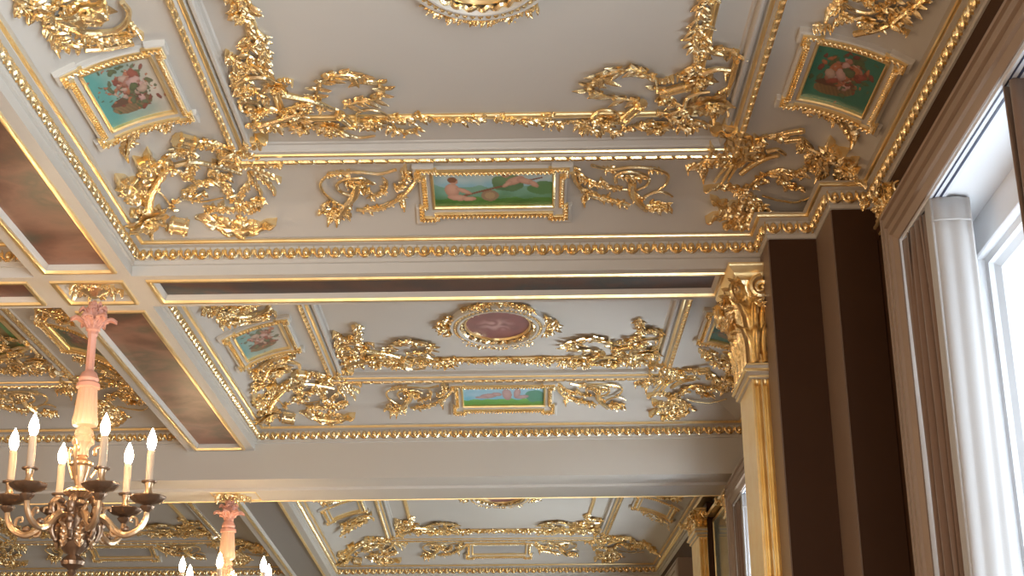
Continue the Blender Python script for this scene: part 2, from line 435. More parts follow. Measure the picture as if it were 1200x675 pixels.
  ('T', [(-0.718, 6.677), (-0.633, 6.637), (-0.61, 6.558), (-0.63, 6.514)], 0.007, 0.006),
  ('G', [(-0.582, 6.613), (-0.539, 6.574), (-0.512, 6.485)], 0.05),
  ('L', (-0.548, 6.697), (-0.54, 6.761), 0.04),
  ('L', (-0.49, 6.561), (-0.511, 6.417), 0.05),
  ('G', [(-0.944, 6.728), (-0.892, 6.702), (-0.852, 6.714)], 0.03),
 ],
 'scroll_right': [
  ('T', [(0.345, 6.416), (0.434, 6.462), (0.532, 6.44), (0.633, 6.459), (0.705, 6.517), (0.707, 6.595), (0.674, 6.644)], 0.012, 0.01),
  ('T', [(0.608, 6.69), (0.659, 6.656), (0.708, 6.663), (0.743, 6.692)], 0.012, 0.008),
  ('G', [(0.399, 6.461), (0.463, 6.471)], 0.04),
  ('G', [(0.614, 6.475), (0.674, 6.485)], 0.03),
  ('T', [(0.468, 6.583), (0.466, 6.526), (0.503, 6.489), (0.568, 6.498), (0.619, 6.544), (0.615, 6.606), (0.569, 6.642)], 0.012, 0.01),
  ('G', [(0.474, 6.541), (0.539, 6.542), (0.604, 6.558)], 0.055),
  ('T', [(0.544, 6.571), (0.549, 6.654), (0.581, 6.717), (0.621, 6.765)], 0.028, 0.022),
  ('G', [(0.562, 6.66), (0.589, 6.717)], 0.05),
  ('G', [(0.612, 6.76), (0.665, 6.75), (0.739, 6.752)], 0.075),
  ('F', (0.682, 6.756), 0.04),
  ('T', [(0.26, 6.474), (0.283, 6.579), (0.342, 6.668), (0.433, 6.704), (0.541, 6.743)], 0.018, 0.012),
  ('G', [(0.3, 6.618), (0.359, 6.674), (0.433, 6.704), (0.533, 6.738)], 0.05),
  ('G', [(0.272, 6.458), (0.306, 6.537), (0.339, 6.58), (0.389, 6.607)], 0.05),
  ('T', [(0.399, 6.567), (0.418, 6.621), (0.471, 6.634), (0.54, 6.642)], 0.008, 0.007),
  ('G', [(0.395, 6.553), (0.429, 6.615), (0.495, 6.635)], 0.035),
  ('L', (0.33, 6.679), (0.324, 6.75), 0.04),
 ],
 'above_left': [
  ('G', [(-1.769, 4.672), (-1.763, 4.726), (-1.75, 4.799), (-1.73, 4.855)], 0.1),
  ('G', [(-1.739, 4.725), (-1.716, 4.783), (-1.689, 4.855)], 0.09),
  ('G', [(-1.734, 4.888), (-1.718, 4.98), (-1.703, 5.059), (-1.652, 5.122)], 0.075),
  ('T', [(-1.708, 4.839), (-1.663, 4.926), (-1.627, 5.017), (-1.536, 5.065), (-1.474, 5.033), (-1.439, 4.955), (-1.445, 4.88)], 0.02, 0.016),
  ('F', (-1.582, 4.907), 0.1),
  ('T', [(-1.597, 4.825), (-1.614, 4.912), (-1.581, 4.996), (-1.531, 4.971), (-1.505, 4.872)], 0.014, 0.01),
  ('G', [(-1.646, 5.054), (-1.591, 5.119), (-1.515, 5.134)], 0.065),
  ('L', (-1.462, 5.024), (-1.43, 5.157), 0.05),
  ('L', (-1.703, 5.059), (-1.745, 5.11), 0.05),
  ('F', (-1.507, 5.13), 0.05),
  ('T', [(-1.655, 5.134), (-1.574, 5.177), (-1.476, 5.189)], 0.018, 0.012),
  ('G', [(-1.699, 4.871), (-1.682, 4.961), (-1.645, 5.029)], 0.06),
  ('G', [(-1.555, 4.897), (-1.542, 4.966)], 0.07),
  ('G', [(-1.667, 4.777), (-1.643, 4.842), (-1.607, 4.843)], 0.07),
 ],
 'above_right': [
  ('L', (1.228, 4.933), (1.175, 5.073), 0.08),
  ('T', [(1.219, 4.954), (1.278, 4.987), (1.336, 4.969), (1.381, 4.878)], 0.013, 0.01),
  ('G', [(1.342, 4.953), (1.373, 4.896), (1.402, 4.839)], 0.06),
  ('L', (1.283, 5.086), (1.218, 5.145), 0.1),
  ('G', [(1.144, 5.151), (1.212, 5.134)], 0.03),
  ('G', [(1.224, 5.046), (1.284, 5.047)], 0.045),
  ('F', (1.33, 5.042), 0.045),
  ('T', [(1.306, 5.139), (1.372, 5.065), (1.415, 4.982), (1.439, 4.9), (1.462, 4.819), (1.485, 4.745)], 0.020, 0.014),
  ('G', [(1.346, 5.089), (1.403, 5.01), (1.43, 4.939)], 0.08),
  ('L', (1.416, 5.039), (1.48, 5.026), 0.07),
  ('G', [(1.422, 4.945), (1.443, 4.866), (1.471, 4.782)], 0.09),
  ('L', (1.411, 5.017), (1.392, 4.931), 0.07),
  ('G', [(1.359, 5.004), (1.377, 4.942)], 0.05),
  ('G', [(1.264, 4.931), (1.334, 4.884)], 0.08),
 ],
 'below_left': [
  ('T', [(-1.523, 5.896), (-1.603, 5.869), (-1.664, 5.901), (-1.726, 6.071)], 0.016, 0.006),
  ('G', [(-1.529, 5.892), (-1.595, 5.867), (-1.652, 5.896), (-1.692, 5.976)], 0.06),
  ('L', (-1.661, 5.904), (-1.725, 6.081), 0.06),
  ('F', (-1.518, 5.907), 0.035),
  ('G', [(-1.733, 5.88), (-1.69, 5.876)], 0.04),
 ],
 'below_right': [
  ('T', [(1.228, 5.848), (1.293, 5.816), (1.372, 5.826), (1.433, 5.887)], 0.014, 0.014),
  ('G', [(1.23, 5.864), (1.297, 5.838), (1.375, 5.84)], 0.055),
  ('L', (1.369, 5.845), (1.475, 5.994), 0.11),
  ('L', (1.292, 5.849), (1.371, 5.893), 0.06),
 ],
 'side_left': [
  ('G', [(-1.155, 8.521), (-1.074, 8.525), (-1.036, 8.733), (-1.083, 9.067), (-1.168, 9.386)], 0.085),
  ('F', (-1.053, 8.7), 0.05),
 ],
 'side_right': [
  ('G', [(0.923, 8.46), (0.81, 8.491), (0.728, 8.612), (0.706, 8.902), (0.751, 9.249)], 0.085),
  ('F', (0.738, 8.612), 0.05),
 ],
}
# ---------------------------------------------------------------- carved ornament
def crom(pts, k=8):
    P = [Vector(p) for p in pts]
    if len(P) == 2: return [P[0].lerp(P[1], i/(k)) for i in range(k+1)]
    P = [P[0]*2-P[1]] + P + [P[-1]*2-P[-2]]; out = []
    for i in range(1, len(P)-2):
        a, b, c, d = P[i-1:i+3]
        for j in range(k):
            t = j/k
            out.append(.5*((2*b)+(-a+c)*t+(2*a-5*b+4*c-d)*t*t+(-a+3*b-3*c+d)*t**3))
    out.append(P[-2]); return out
def o_leaf(mb, b, t, W, MAP, rnd, curl=1.0, n=24, m=10, lift=.0):
    """carved acanthus leaf: deep side lobes, slanting veins, tip rolled outwards"""
    b = Vector(b); t = Vector(t); ax = t-b; L = ax.length
    if L < .01: return
    W = min(W, .42*L+.015); ax.normalize(); pr = Vector((-ax.y, ax.x)); bend = rnd.uniform(-.18, .18)*L
    H = min(.046, .24*W+.014); lob = max(2.0, min(5.0, round(L/(W*.42)))) ; rows = []
    for i in range(n+1):
        s = i/n
        c = b + ax*(L*s) + pr*(bend*math.sin(PI*s))
        env = W*.5*(math.sin(PI*min(1, s*.92+.07))**.75)*(1-.25*s)
        cut = (1-abs(math.sin(PI*s*lob)))**1.5
        wd = env*(1-.60*cut)
        if i == n: wd = W*.03
        row = []
        for j in range(m+1):
            q = 2*j/m-1; aq = abs(q)
            sp = c + pr*(wd*q) + ax*(aq*aq*env*(.45-.75*s*s))
            vein = math.cos(2*PI*(s*lob-.15-aq*.28))
            h = lift + H*(.30+.55*s*curl)*(1-.30*q*q) - H*.34*math.exp(-(q/.13)**2) - H*.30*vein*(.2+aq) + H*.85*math.exp(-((s-.93)/.09)**2)*curl*(1-.5*aq)
            if aq == 1: h = h*.62
            row.append(MAP(sp.x, sp.y, max(.002, h)))
        k_ = env*(.3-.5*s*s); a0 = c + pr*(-wd*.8) + ax*k_; a1 = c + pr*(wd*.8) + ax*k_
        row = [MAP(a0.x, a0.y, -.004)] + row + [MAP(a1.x, a1.y, -.004)]
        rows.append(row)
    bs = mb.quad_grid(rows); nc = m+3
    mb.f.append(tuple(bs+k for k in range(nc))); mb.f.append(tuple(bs+n*nc+k for k in reversed(range(nc))))
def s_leaf(mb, c, d, L, W, MAP, h0, h1, rnd):
    """small pointed leaf, 3 x 4 domed grid with a skirt"""
    d = Vector(d).normalized(); p = Vector((-d.y, d.x)); rows = []
    for i, (s, wf) in enumerate(((0, .25), (.3, .95), (.62, .85), (1, .06))):
        row = []
        for q in (-1, -.5, 0, .5, 1):
            x = Vector(c)+d*(L*s)+p*(W*.5*wf*q)
            h = h0+(h1-h0)*s + .009*(1-q*q)*(1 if 0 < i < 3 else .4) - .004*(q == 0)
            row.append(MAP(x.x, x.y, h))
        rows.append(row)
    b = mb.quad_grid(rows)
    # underside
    low = [MAP(Vector(c).x, Vector(c).y, max(-.004, h0-.02)), ]
    k = len(mb.v); mb.v.append(tuple(low[0]))
    rim = [b+0, b+5, b+10, b+15, b+16, b+17, b+18, b+19, b+14, b+9, b+4, b+3, b+2, b+1]
    for i in range(len(rim)): mb.f.append((rim[i], rim[(i+1) % len(rim)], k))
def o_berry(mb, c, r, h, MAP):
    P = Vector(MAP(c[0], c[1], h)); mb.ell(P, (Vector((r, 0, 0)), Vector((0, r, 0)), Vector((0, 0, r))), n=6, m=4)
def o_garland(mb, pts, size, MAP, rnd, dens=1.0):
    P = crom(pts, 7); L = sum((P[i+1]-P[i]).length for i in range(len(P)-1))
    n = max(5, int(L/(size*.135)*dens)); acc = 0; k = 0
    tub = [MAP(p.x, p.y, .014) for p in P]
    mb.tube3(tub, size*.10, n=5)
    for i in range(n):
        f = (i+rnd.random()*.6)/n*(len(P)-1); a = int(f); a = min(a, len(P)-2); c = P[a].lerp(P[a+1], f-a)
        t = (P[a+1]-P[a]).normalized(); ang = rnd.choice((-1, 1))*rnd.uniform(.35, 1.45)
        d = Vector((t.x*math.cos(ang)-t.y*math.sin(ang), t.x*math.sin(ang)+t.y*math.cos(ang)))
        h0 = rnd.uniform(.006, .03)
        s_leaf(mb, c, d, size*rnd.uniform(.34, .70), size*rnd.uniform(.28, .44), MAP, h0, h0+rnd.uniform(-.004, .026), rnd)
        if rnd.random() < .42:
            q = c+d*size*rnd.uniform(.05, .35); o_berry(mb, q, size*rnd.uniform(.07, .13), rnd.uniform(.02, .05), MAP)
def o_wreath(mb, pts, size, MAP, rnd):
    P = crom(pts, 8); mb.tube3([MAP(p.x, p.y, .02) for p in P], .007, n=5)
    L = sum((P[i+1]-P[i]).length for i in range(len(P)-1)); n = max(4, int(L/(size*.55)))
    for i in range(n+1):
        f = i/n*(len(P)-1); a = min(int(f), len(P)-2); c = P[a].lerp(P[a+1], f-a); t = (P[a+1]-P[a]).normalized()
        for sg in (-1, 1):
            ang = sg*rnd.uniform(.45, .95)
            d = Vector((t.x*math.cos(ang)-t.y*math.sin(ang), t.x*math.sin(ang)+t.y*math.cos(ang)))
            s_leaf(mb, c, d, size*rnd.uniform(.75, 1.05), size*.52, MAP, .014, rnd.uniform(.018, .04), rnd)
        if i % 2 == 0: o_berry(mb, c, size*.10, .03, MAP)
def o_flower(mb, c, r, MAP, rnd):
    a0 = rnd.random()*6
    for lay, (R, h, n) in enumerate(((1.0, .012, 6), (.68, .028, 5))):
        for k in range(n):
            a = a0+lay*.5+2*PI*k/n; d = (math.cos(a), math.sin(a))
            s_leaf(mb, (c[0]+d[0]*r*.1, c[1]+d[1]*r*.1), d, r*R, r*.85*R, MAP, h, h+.016, rnd)
def o_spiral(c, r, turns=1.7, k=22, a0=0.0, sg=1):
    return [Vector((c[0]+r*(1-.78*i/k)*math.cos(a0+sg*2*PI*turns*i/k), c[1]+r*(1-.78*i/k)*math.sin(a0+sg*2*PI*turns*i/k))) for i in range(k+1)]
NAMES = {'T': 'vine_stem', 'S': 'scroll', 'R': 'reeded_rod', 'G': 'leaf_garland', 'W': 'laurel_branch', 'L': 'acanthus_leaf', 'F': 'flower'}
def ornament(name, key, label, group, MAP=MAPA, seed=1, loc=None, els=None, mt=None):
    rnd = random.Random(seed); els = els or ORN[key]; mt = mt or M['gold']
    fp = [e[1] if not isinstance(e[1], list) else e[1][0] for e in els]
    cx = sum(p[0] for p in fp)/len(fp); cy = sum(p[1] for p in fp)/len(fp)
    root = thing(name, loc or (cx, cy, surfA(cx, cy)), label, 'ceiling ornament', group)
    for e in els:
        mb = MB(); k = e[0]
        if k == 'L': o_leaf(mb, e[1], e[2], e[3], MAP, rnd)
        elif k == 'G': o_garland(mb, e[1], e[2], MAP, rnd)
        elif k == 'W': o_wreath(mb, e[1], e[2], MAP, rnd)
        elif k == 'F':
            o_flower(mb, e[1], e[2], MAP, rnd)
        elif k == 'S':
            P = o_spiral(e[1], e[2]); mb.tube3([MAP(p.x, p.y, .022) for p in P], [.013*(1-.5*i/len(P)) for i in range(len(P))], n=6)
            o_berry(mb, e[1], e[2]*.3, .03, MAP)
        elif k == 'T':
            P = crom(e[1], 7); n = len(P)
            mb.tube3([MAP(p.x, p.y, .016+e[2]*.6) for p in P], [(e[2]+(e[3]-e[2])*i/(n-1))*.72 for i in range(n)], n=7)
        elif k == 'R':
            P = crom(e[1], 6); n = len(P)
            mb.tube3([MAP(p.x, p.y, .03) for p in P], e[2], n=24, lobes=8)
            for q in (P[1], P[-2]): mb.tube3([MAP(*(Vector(q)+(P[1]-P[0])*s_), .03) for s_ in (-.2, 0, .2)], e[2]*1.12, n=20)
        o = mb.build(NAMES[k], mt, root)
        if k == 'F':
            mb = MB(); c = e[1]; r = e[2]
            o_berry(mb, c, r*.22, .05, MAP)
            for q in range(5):
                a = 2*PI*q/5; o_berry(mb, (c[0]+r*.2*math.cos(a), c[1]+r*.2*math.sin(a)), r*.12, .045, MAP)
            mb.build('flower_centre', mt, o)
    return root

# ---------------------------------------------------------------- gilt mouldings
def egg_row(mb, A, B, z, pitch=.0725, inward=None):
    """egg-and-dart between plan points A and B; the eggs bulge along 'inward'"""
    A = Vector(A); B = Vector(B); t = (B-A); L = t.length; t.normalize()
    nv = inward or Vector((-t.y, t.x)); n = max(1, round(L/pitch)); p = L/n
    T = Vector((t.x, t.y, 0)); N = Vector((nv.x, nv.y, 0)); Z = Vector((0, 0, 1))
    for i in range(n):
        c = A+t*(p*(i+.5)); C = Vector((c.x, c.y, z))
        # egg, half buried
        rows = []
        for a in range(5):
            th = PI*.5*a/4
            rows.append([C+T*(.0185*math.cos(th)*math.cos(2*PI*k/8))+Z*(.027*math.cos(th)*math.sin(2*PI*k/8)-.006*math.sin(th))+N*(.026*math.sin(th)+.001) for k in range(8)])
        mb.quad_grid(rows, closed_u=True)
        # shell round it, open at the top
        pts = []
        for k in range(8):
            a = PI*(.93+1.14*k/7); pts.append(C+T*(.0305*math.cos(a))+Z*(.037*math.sin(a)+.004)+N*.014)
        mb.tube3(pts, .0062, n=4)
        # dart
        d = C+T*(p*.5); mb.quad_grid([[d+Z*.028-T*.004+N*.001, d+Z*.028+N*.014, d+Z*.028+T*.004+N*.001], [d-Z*.032-T*.001+N*.001, d-Z*.034+N*.012, d-Z*.032+T*.001+N*.001]])
def bead_row(mb, A, B, z, pitch=.070, r=.0135, slant=.5):
    A = Vector(A); B = Vector(B); t = B-A; L = t.length; t.normalize(); n = max(1, round(L/pitch)); p = L/n
    T = Vector((t.x, t.y, 0)); N = Vector((-t.y, t.x, 0))
    for i in range(n):
        C = Vector((*(A+t*(p*(i+.5))), z)); X = (T*.43*p/ r*1.0)*r
        X = T*(p*.43)
        rows = []
        for k, (s, rr) in enumerate(((-1, .55), (-.82, 1), (.82, 1), (1, .55))):
            rows.append([C+X*s+N*(r*rr*math.cos(2*PI*q/8))*1.0+Vector((0, 0, r*rr*math.sin(2*PI*q/8)))+T*(slant*r*math.cos(2*PI*q/8)) for q in range(8)])
        b = mb.quad_grid(rows, closed_u=True)
        mb.f.append(tuple(b+q for q in reversed(range(8)))); mb.f.append(tuple(b+24+q for q in range(8)))

PROF_LOW = [(0, 2.6), (0, 2.652), (.012, 2.656), (.012, 2.672), (.020, 2.676), (.020, 2.738), (.046, 2.745), (.050, 2.752), (.050, 2.762), (.075, 2.765)]
PROF_COVE = [(.07+.53*i/10, cove(.07+.53*i/10-1e-6)) for i in range(11)]
PROF_TOP = [(.60, 2.93), (.606, 2.922), (.634, 2.922), (.640, 2.936), (.664, 2.940), (.668, 2.956), (.672, 2.956), (.676, 2.942), (.682, 2.936), (.694, 2.936), (.700, 2.944), (.702, 2.966), (.714, 2.968), (.72, 2.975)]
def coffer(x0, x1, y0, y1, low=None, rowsides=('far', 'left', 'right'), names=None, n=0):
    """one coffer: fascia, cove and flat field, with its gilt mouldings"""
    out = []
    mb = MB(); R = RECT(x0, x1, y0, y1)
    sweep(mb, low or R, PROF_LOW, ABS)
    o = mb.build('trim_%d' % n, M['trimpaint'], kind='structure', loc=((x0+x1)/2, y1, 2.6), smooth=30); out.append(o)
    # gilt members of that cornice are its parts
    mb = MB(); P = low or R
    for i in range(len(P)):
        a = Vector(P[i]); b = Vector(P[(i+1) % len(P)]); d = (b-a).normalized()
        if d.x > .9 and abs(a.y-y0) < .01: continue        # the near side faces away
        nn = Vector((-d.y, d.x)); of = offs(P)
        A = a+of[i]*.020; B = b+of[(i+1) % len(P)]*.020
        egg_row(mb, A, B, 2.707)
    mb.build('egg_and_dart', M['gold'], o)
    mb = MB(); sweep(mb, P, [(.050+.011*math.cos(a), 2.757+.011*math.sin(a)) for a in [2*PI*k/8 for k in range(8)]], ABS, ring=True)
    mb.build('gilt_fillet', M['goldsmooth'], o)
    mb = MB()
    for dd, rr in ((.620, .0135),):
        q = RECT(x0+dd, x1-dd, y0+dd, y1-dd)
        for i in range(1, 4): bead_row(mb, q[i], q[(i+1) % 4], 2.918)
    mb.build('bead_moulding', M['gold'], o)
    mb = MB(); sweep(mb, R, [(.652+.010*math.cos(a), 2.938+.010*math.sin(a)) for a in [2*PI*k/8 for k in range(8)]], ABS, ring=True)
    mb.build('gilt_fillet', M['goldsmooth'], o)
    mb = MB(); sweep(mb, R, PROF_COVE+PROF_TOP[1:], ABS, step=None)
    q = RECT(x0+.72, x1-.72, y0+.72, y1-.72); mb.poly([(a, b, 2.975) for a, b in q])
    o = mb.build('ceiling', M['paint'], kind='structure', loc=((x0+x1)/2, (y0+y1)/2, 2.9), smooth=30, fixn=False); out.append(o)
    return out

def soffit_cell(x0, x1, y0, y1, z, n, art=None, margin=.055, panel=True, art_label=None, group=None, deep=.03, paint='trimpaint'):
    """a beam soffit: flat margin, gilt fillet, bevel and a sunk panel"""
    R = RECT(x0, x1, y0, y1); out = []
    mb = MB(); m = margin
    sweep(mb, R, [(0, z), (m, z)], ABS); sweep(mb, R, [(m+.024, z+.004), (m+.030, z+.012), (m+.040, z+deep)], ABS)
    if not art: 
        q = RECT(x0+m+.04, x1-m-.04, y0+m+.04, y1-m-.04); mb.poly([(a, b, z+deep) for a, b in q])
    mb.poly([(a, b, z+.45) for a, b in R])
    o = mb.build('trim_%d' % n, M[paint], kind='structure', loc=((x0+x1)/2, (y0+y1)/2, z), smooth=30, fixn=False); out.append(o)
    if art:
        cx, cy = (x0+x1)/2, (y0+y1)/2
        t = thing('painted_panel', (cx, cy, z), art_label, 'painting', group)
        mb = MB(); sweep(mb, R, [(m+.000, z), (m+.004, z-.010), (m+.014, z-.013), (m+.022, z-.010), (m+.026, z+.004)], ABS)
        mb.build('gilt_frame', M['goldsmooth'], t, fixn=False)
        q = RECT(x0+m+.04, x1-m-.04, y0+m+.04, y1-m-.04); mb = MB(); mb.poly([(a, b, z+deep) for a, b in q]); mb.poly([(a, b, z+deep+.01) for a, b in q][::-1])
        mb.build('canvas', art, t, smooth=False); out.append(t)
    else:
        mb = MB(); sweep(mb, R, [(m+.000, z), (m+.004, z-.010), (m+.014, z-.013), (m+.022, z-.010), (m+.026, z+.004)], ABS)
        mb.build('gilt_fillet', M['goldsmooth'], o, fixn=False)
    return out

# ---------------------------------------------------------------- painted pictures
def lerp3(a, b, t): t = max(0, min(1, t)); return tuple(a[i]+(b[i]-a[i])*t for i in range(3))
def ellip(u, v, cx, cy, rx, ry, ang=0.0):
    c, s = math.cos(ang), math.sin(ang); dx, dy = u-cx, v-cy
    return ((dx*c+dy*s)/rx)**2+((-dx*s+dy*c)/ry)**2
SKIN = (.62, .36, .26); SKIN2 = (.45, .24, .17)
def art_cart(u, v):
    return _cart(u if u < 0 else 1.2+(u-1.2)*.96, .02+v*.88)
def _cart(u, v):
    """two children with a barrow in a meadow: u right, v up, picture 2.4 wide"""
    n = noise.noise(Vector((u*4, v*5, 1)))*.5
    c = lerp3((.25, .47, .55), (.52, .62, .60), (v-.35)*2+n)
    if v < .5+n*.3: c = lerp3((.07, .20, .06), (.22, .42, .33), v*1.9+n*.8)
    if v < .18+n*.15: c = lerp3((.05, .14, .03), (.10, .24, .05), v*5+n)
    if ellip(u, v, 1.48, .55, .34, .22) < 1+n: c = lerp3((.07, .16, .07), (.16, .28, .12), v+n)
    if ellip(u, v, 2.2, .42, .35, .17) < 1+n: c = (.10, .23, .08)
    if ellip(u, v, 1.13, .24, .17, .13) < 1: c = (.30, .20, .12) if ellip(u, v, 1.13, .24, .1, .08) > 1 else (.40, .28, .15)
    d = abs((v-.22)-(u-.55)*.30)
    if d < .022 and .62 < u < 2.15: c = (.22, .08, .04)
    for e in ((.40, .38, .14, .17, .2), (.62, .36, .17, .05, -.45), (.50, .2, .2, .07, -.1), (.72, .17, .14, .05, 0),
              (1.62, .62, .2, .10, .5), (1.82, .60, .18, .08, -.35), (1.98, .52, .12, .06, -.8), (1.47, .52, .12, .045, .7)):
        q = ellip(u, v, *e)
        if q < 1: c = lerp3(SKIN, SKIN2, q*.9+(e[1]-v)*2)
    for cx, cy in ((.44, .62), (1.44, .80)):
        q = ellip(u, v, cx, cy, .085, .095)
        if q < 1: c = lerp3(SKIN, SKIN2, q)
        if ellip(u, v, cx-.03, cy+.035, .09, .085) < 1: c = (.22, .09, .04)
    return c
def art_bath(u, v):
    n = noise.noise(Vector((u*4, v*5, 7)))*.5
    c = lerp3((.16, .42, .52), (.35, .52, .60), v*1.2+n)
    if v < .25+n*.2: c = lerp3((.08, .25, .05), (.18, .40, .10), v*4)
    if ellip(u, v, 2.15, .4, .3, .3) < 1+n: c = (.10, .27, .18)
    for e in ((.75, .42, .25, .12, .1), (1.0, .5, .15, .1, -.3), (1.3, .5, .14, .3, .1), (1.6, .55, .1, .28, -.1), (1.75, .35, .2, .09, .2), (.55, .35, .2, .06, 0)):
        q = ellip(u, v, *e)
        if q < 1: c = lerp3((.50, .33, .30), (.36, .22, .20), q)
    return c
def art_flowers(bgA, bgB, seed, flip=False):
    rnd = random.Random(seed); bl = []
    cols = ((.30, .07, .05), (.40, .17, .12), (.50, .34, .26), (.22, .05, .035), (.09, .12, .05), (.44, .15, .07), (.11, .14, .07), (.55, .34, .30))
    for k in range(230):
        a = rnd.random()*6.28; r = abs(rnd.gauss(0, .22)); s = .016+.07*rnd.random()**2*(1.3-r*2.0)
        bl.append((.53+r*math.cos(a)*1.0, .57+r*math.sin(a)*.95, max(.012, s), rnd.choice(cols) if r < .26 else rnd.choice(cols[3:7]), rnd.random()*3.1, rnd.uniform(.45, 1)))
    def f(u, v):
        uu = 1-u if flip else u
        n = noise.noise(Vector((u*3, v*3, seed))); n2 = noise.noise(Vector((u*17, v*17, seed)))
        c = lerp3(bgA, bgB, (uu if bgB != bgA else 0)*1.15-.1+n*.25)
        c = tuple(x*(1+n*.18+n2*.06) for x in c)
        if ellip(u, v, .46, .27, .31, .13, .12) < 1+n2*.15: c = lerp3((.24, .15, .07), (.12, .08, .04), abs(math.sin(u*50+v*30))*.5+(u-.3))
        if ellip(u, v, .44, .37, .30, .07, .12) < 1+n2*.2: c = (.11, .05, .03)
        wu, wv = u+n2*.02, v+noise.noise(Vector((u*17+9, v*17, seed)))*.02
        for x, y, r, cc, an, fl in bl:
            q = ellip(wu, wv, x, y, r*1.3, r*fl, an)
            if q < 1: c = lerp3(cc, tuple(z*.55 for z in cc), q*.8+(y-v)/r*.3)
        return c
    return f
def canvas(root, x0, x1, y0, y1, fn, MAP, h=.012, nx=96, ny=48, orient='up', name='canvas'):
    """picture on the ceiling, colours worked out point by point; orient tells where its top points"""
    mb = MB(); rows = []; cols = []
    for j in range(ny+1):
        row = []
        for i in range(nx+1):
            a, b = i/nx, j/ny; row.append(MAP(x0+(x1-x0)*a, y0+(y1-y0)*b, h))
            if orient == 'near': u, v = a, 1-b               # top of the picture towards the camera
            else: u, v = a, 1-b
            cols.append((u, v))
        rows.append(row)
    mb.quad_grid(rows)
    o = mb.build(name, M['canvas'], root, fixn=False)
    me = o.data; at = me.color_attributes.new('paint', 'FLOAT_COLOR', 'POINT')
    for k, (u, v) in enumerate(cols):
        c = fn(u, v); at.data[k].color = (max(0, c[0]), max(0, c[1]), max(0, c[2]), 1)
    return o
def eared(x0, x1, y0, y1, ex, ey, sides='xy'):
    """rectangle whose corners step outwards"""
    return [(x0-ex, y0), (x0-ex, y0-0), (x0+ey, y0), ]
def ear_poly(x0, x1, y0, y1, e, l):
    """counter-clockwise outline, corners pushed out by e over the length l"""
    return [(x0, y0), (x0+l, y0), (x0+l, y0+e), (x1-l, y0+e), (x1-l, y0), (x1, y0), (x1, y0+l), (x1-e, y0+l), (x1-e, y1-l), (x1, y1-l),
            (x1, y1), (x1-l, y1), (x1-l, y1-e), (x0+l, y1-e), (x0+l, y1), (x0, y1), (x0, y1-l), (x0+e, y1-l), (x0+e, y0+l), (x0, y0+l)]
def leaf_row(mb, A, B, MAP, pitch, w, h):
    A = Vector(A); B = Vector(B); t = B-A; L = t.length; t.normalize(); n = max(2, round(L/pitch)); p = Vector((-t.y, t.x)); r = random.Random(3)
    for i in range(n):
        c = A+t*(L*(i+.15)/n)
        for s in (-1, 1): s_leaf(mb, c, t*.8+p*s*.7, pitch*.9, pitch*.55, MAP, h, h+.008, r)
        o_berry(mb, c+t*pitch*.4, pitch*.16, h+.006, MAP)
def picture_frame(x0, x1, y0, y1, px0, px1, py0, py1, MAP, label, group, fn, e=.03, l=.11, cat='painting', res=(96, 48)):
    """backing with stepped corners, carved gilt bands and the canvas"""
    cx, cy = (x0+x1)/2, (y0+y1)/2
    t = thing('framed_painting', (cx, cy, MAP(cx, cy, 0)[2]), label, cat, group)
    P = ear_poly(x0, x1, y0, y1, e, l)
    mb = MB(); sweep(mb, P, [(0, -.005), (0, .022), (.006, .026), (.020, .026), (.022, .022)], MAP, step=.04)
    inn = offs(P); q = [(p[0]+v.x*.022, p[1]+v.y*.022) for p, v in zip(P, inn)]
    # field between the outer edge and the picture
    gx = sorted(set([round(a, 4) for a, b in q]+[px0, px1])); gy = sorted(set([round(b, 4) for a, b in q]+[py0, py1]))
    def inside(x, y):
        c = False
        for i in range(len(q)):
            (xa, ya), (xb, yb) = q[i], q[(i+1) % len(q)]
            if (ya > y) != (yb > y) and x < (xb-xa)*(y-ya)/(yb-ya)+xa: c = not c
        return c
    for i in range(len(gx)-1):
        for j in range(len(gy)-1):
            mxx, myy = (gx[i]+gx[i+1])/2, (gy[j]+gy[j+1])/2
            if inside(mxx, myy) and not (px0 < mxx < px1 and py0 < myy < py1):
                kx = max(1, int((gx[i+1]-gx[i])/.03)); ky = max(1, int((gy[j+1]-gy[j])/.03))
                mb.quad_grid([[MAP(gx[i]+(gx[i+1]-gx[i])*a/kx, gy[j]+(gy[j+1]-gy[j])*b/ky, .020) for a in range(kx+1)] for b in range(ky+1)])
    mb.build('frame', M['trimpaint'], t, smooth=30)
    # gilt band with leaves
    eb = e*.8; fx = lambda o, p, s: o+s*e+(p-o-s*e)*.36-s*eb
    bx0, bx1, by0, by1 = fx(x0, px0, 1), fx(x1, px1, -1), fx(y0, py0, 1), fx(y1, py1, -1)
    mb = MB()
    bw = .0125
    B_ = ear_poly(bx0, bx1, by0, by1, eb, l*.72)
    sweep(mb, B_, [(-bw, .018), (-bw*.95, .031), (-bw*.7, .033), (-bw*.5, .028), (bw*.5, .028), (bw*.7, .033), (bw*.95, .031), (bw, .018)], MAP, step=.04)
    mb.build('gilt_band', M['goldsmooth'], t, smooth=30)
    mb = MB(); n = len(B_)
    for i in range(n): leaf_row(mb, B_[i], B_[(i+1) % n], MAP, .020, bw, .031)
    mb.build('leaf_carving', M['gold'], t)
    mb = MB(); sweep(mb, RECT(px0, px1, py0, py1), [(-.012, .018), (-.010, .030), (-.002, .032), (.003, .026), (.003, .010)], MAP, step=.04)
    mb.build('gilt_fillet', M['goldsmooth'], t, smooth=30)
    canvas(t, px0, px1, py0, py1, fn, MAP, h=.014, nx=res[0], ny=res[1])
    return t

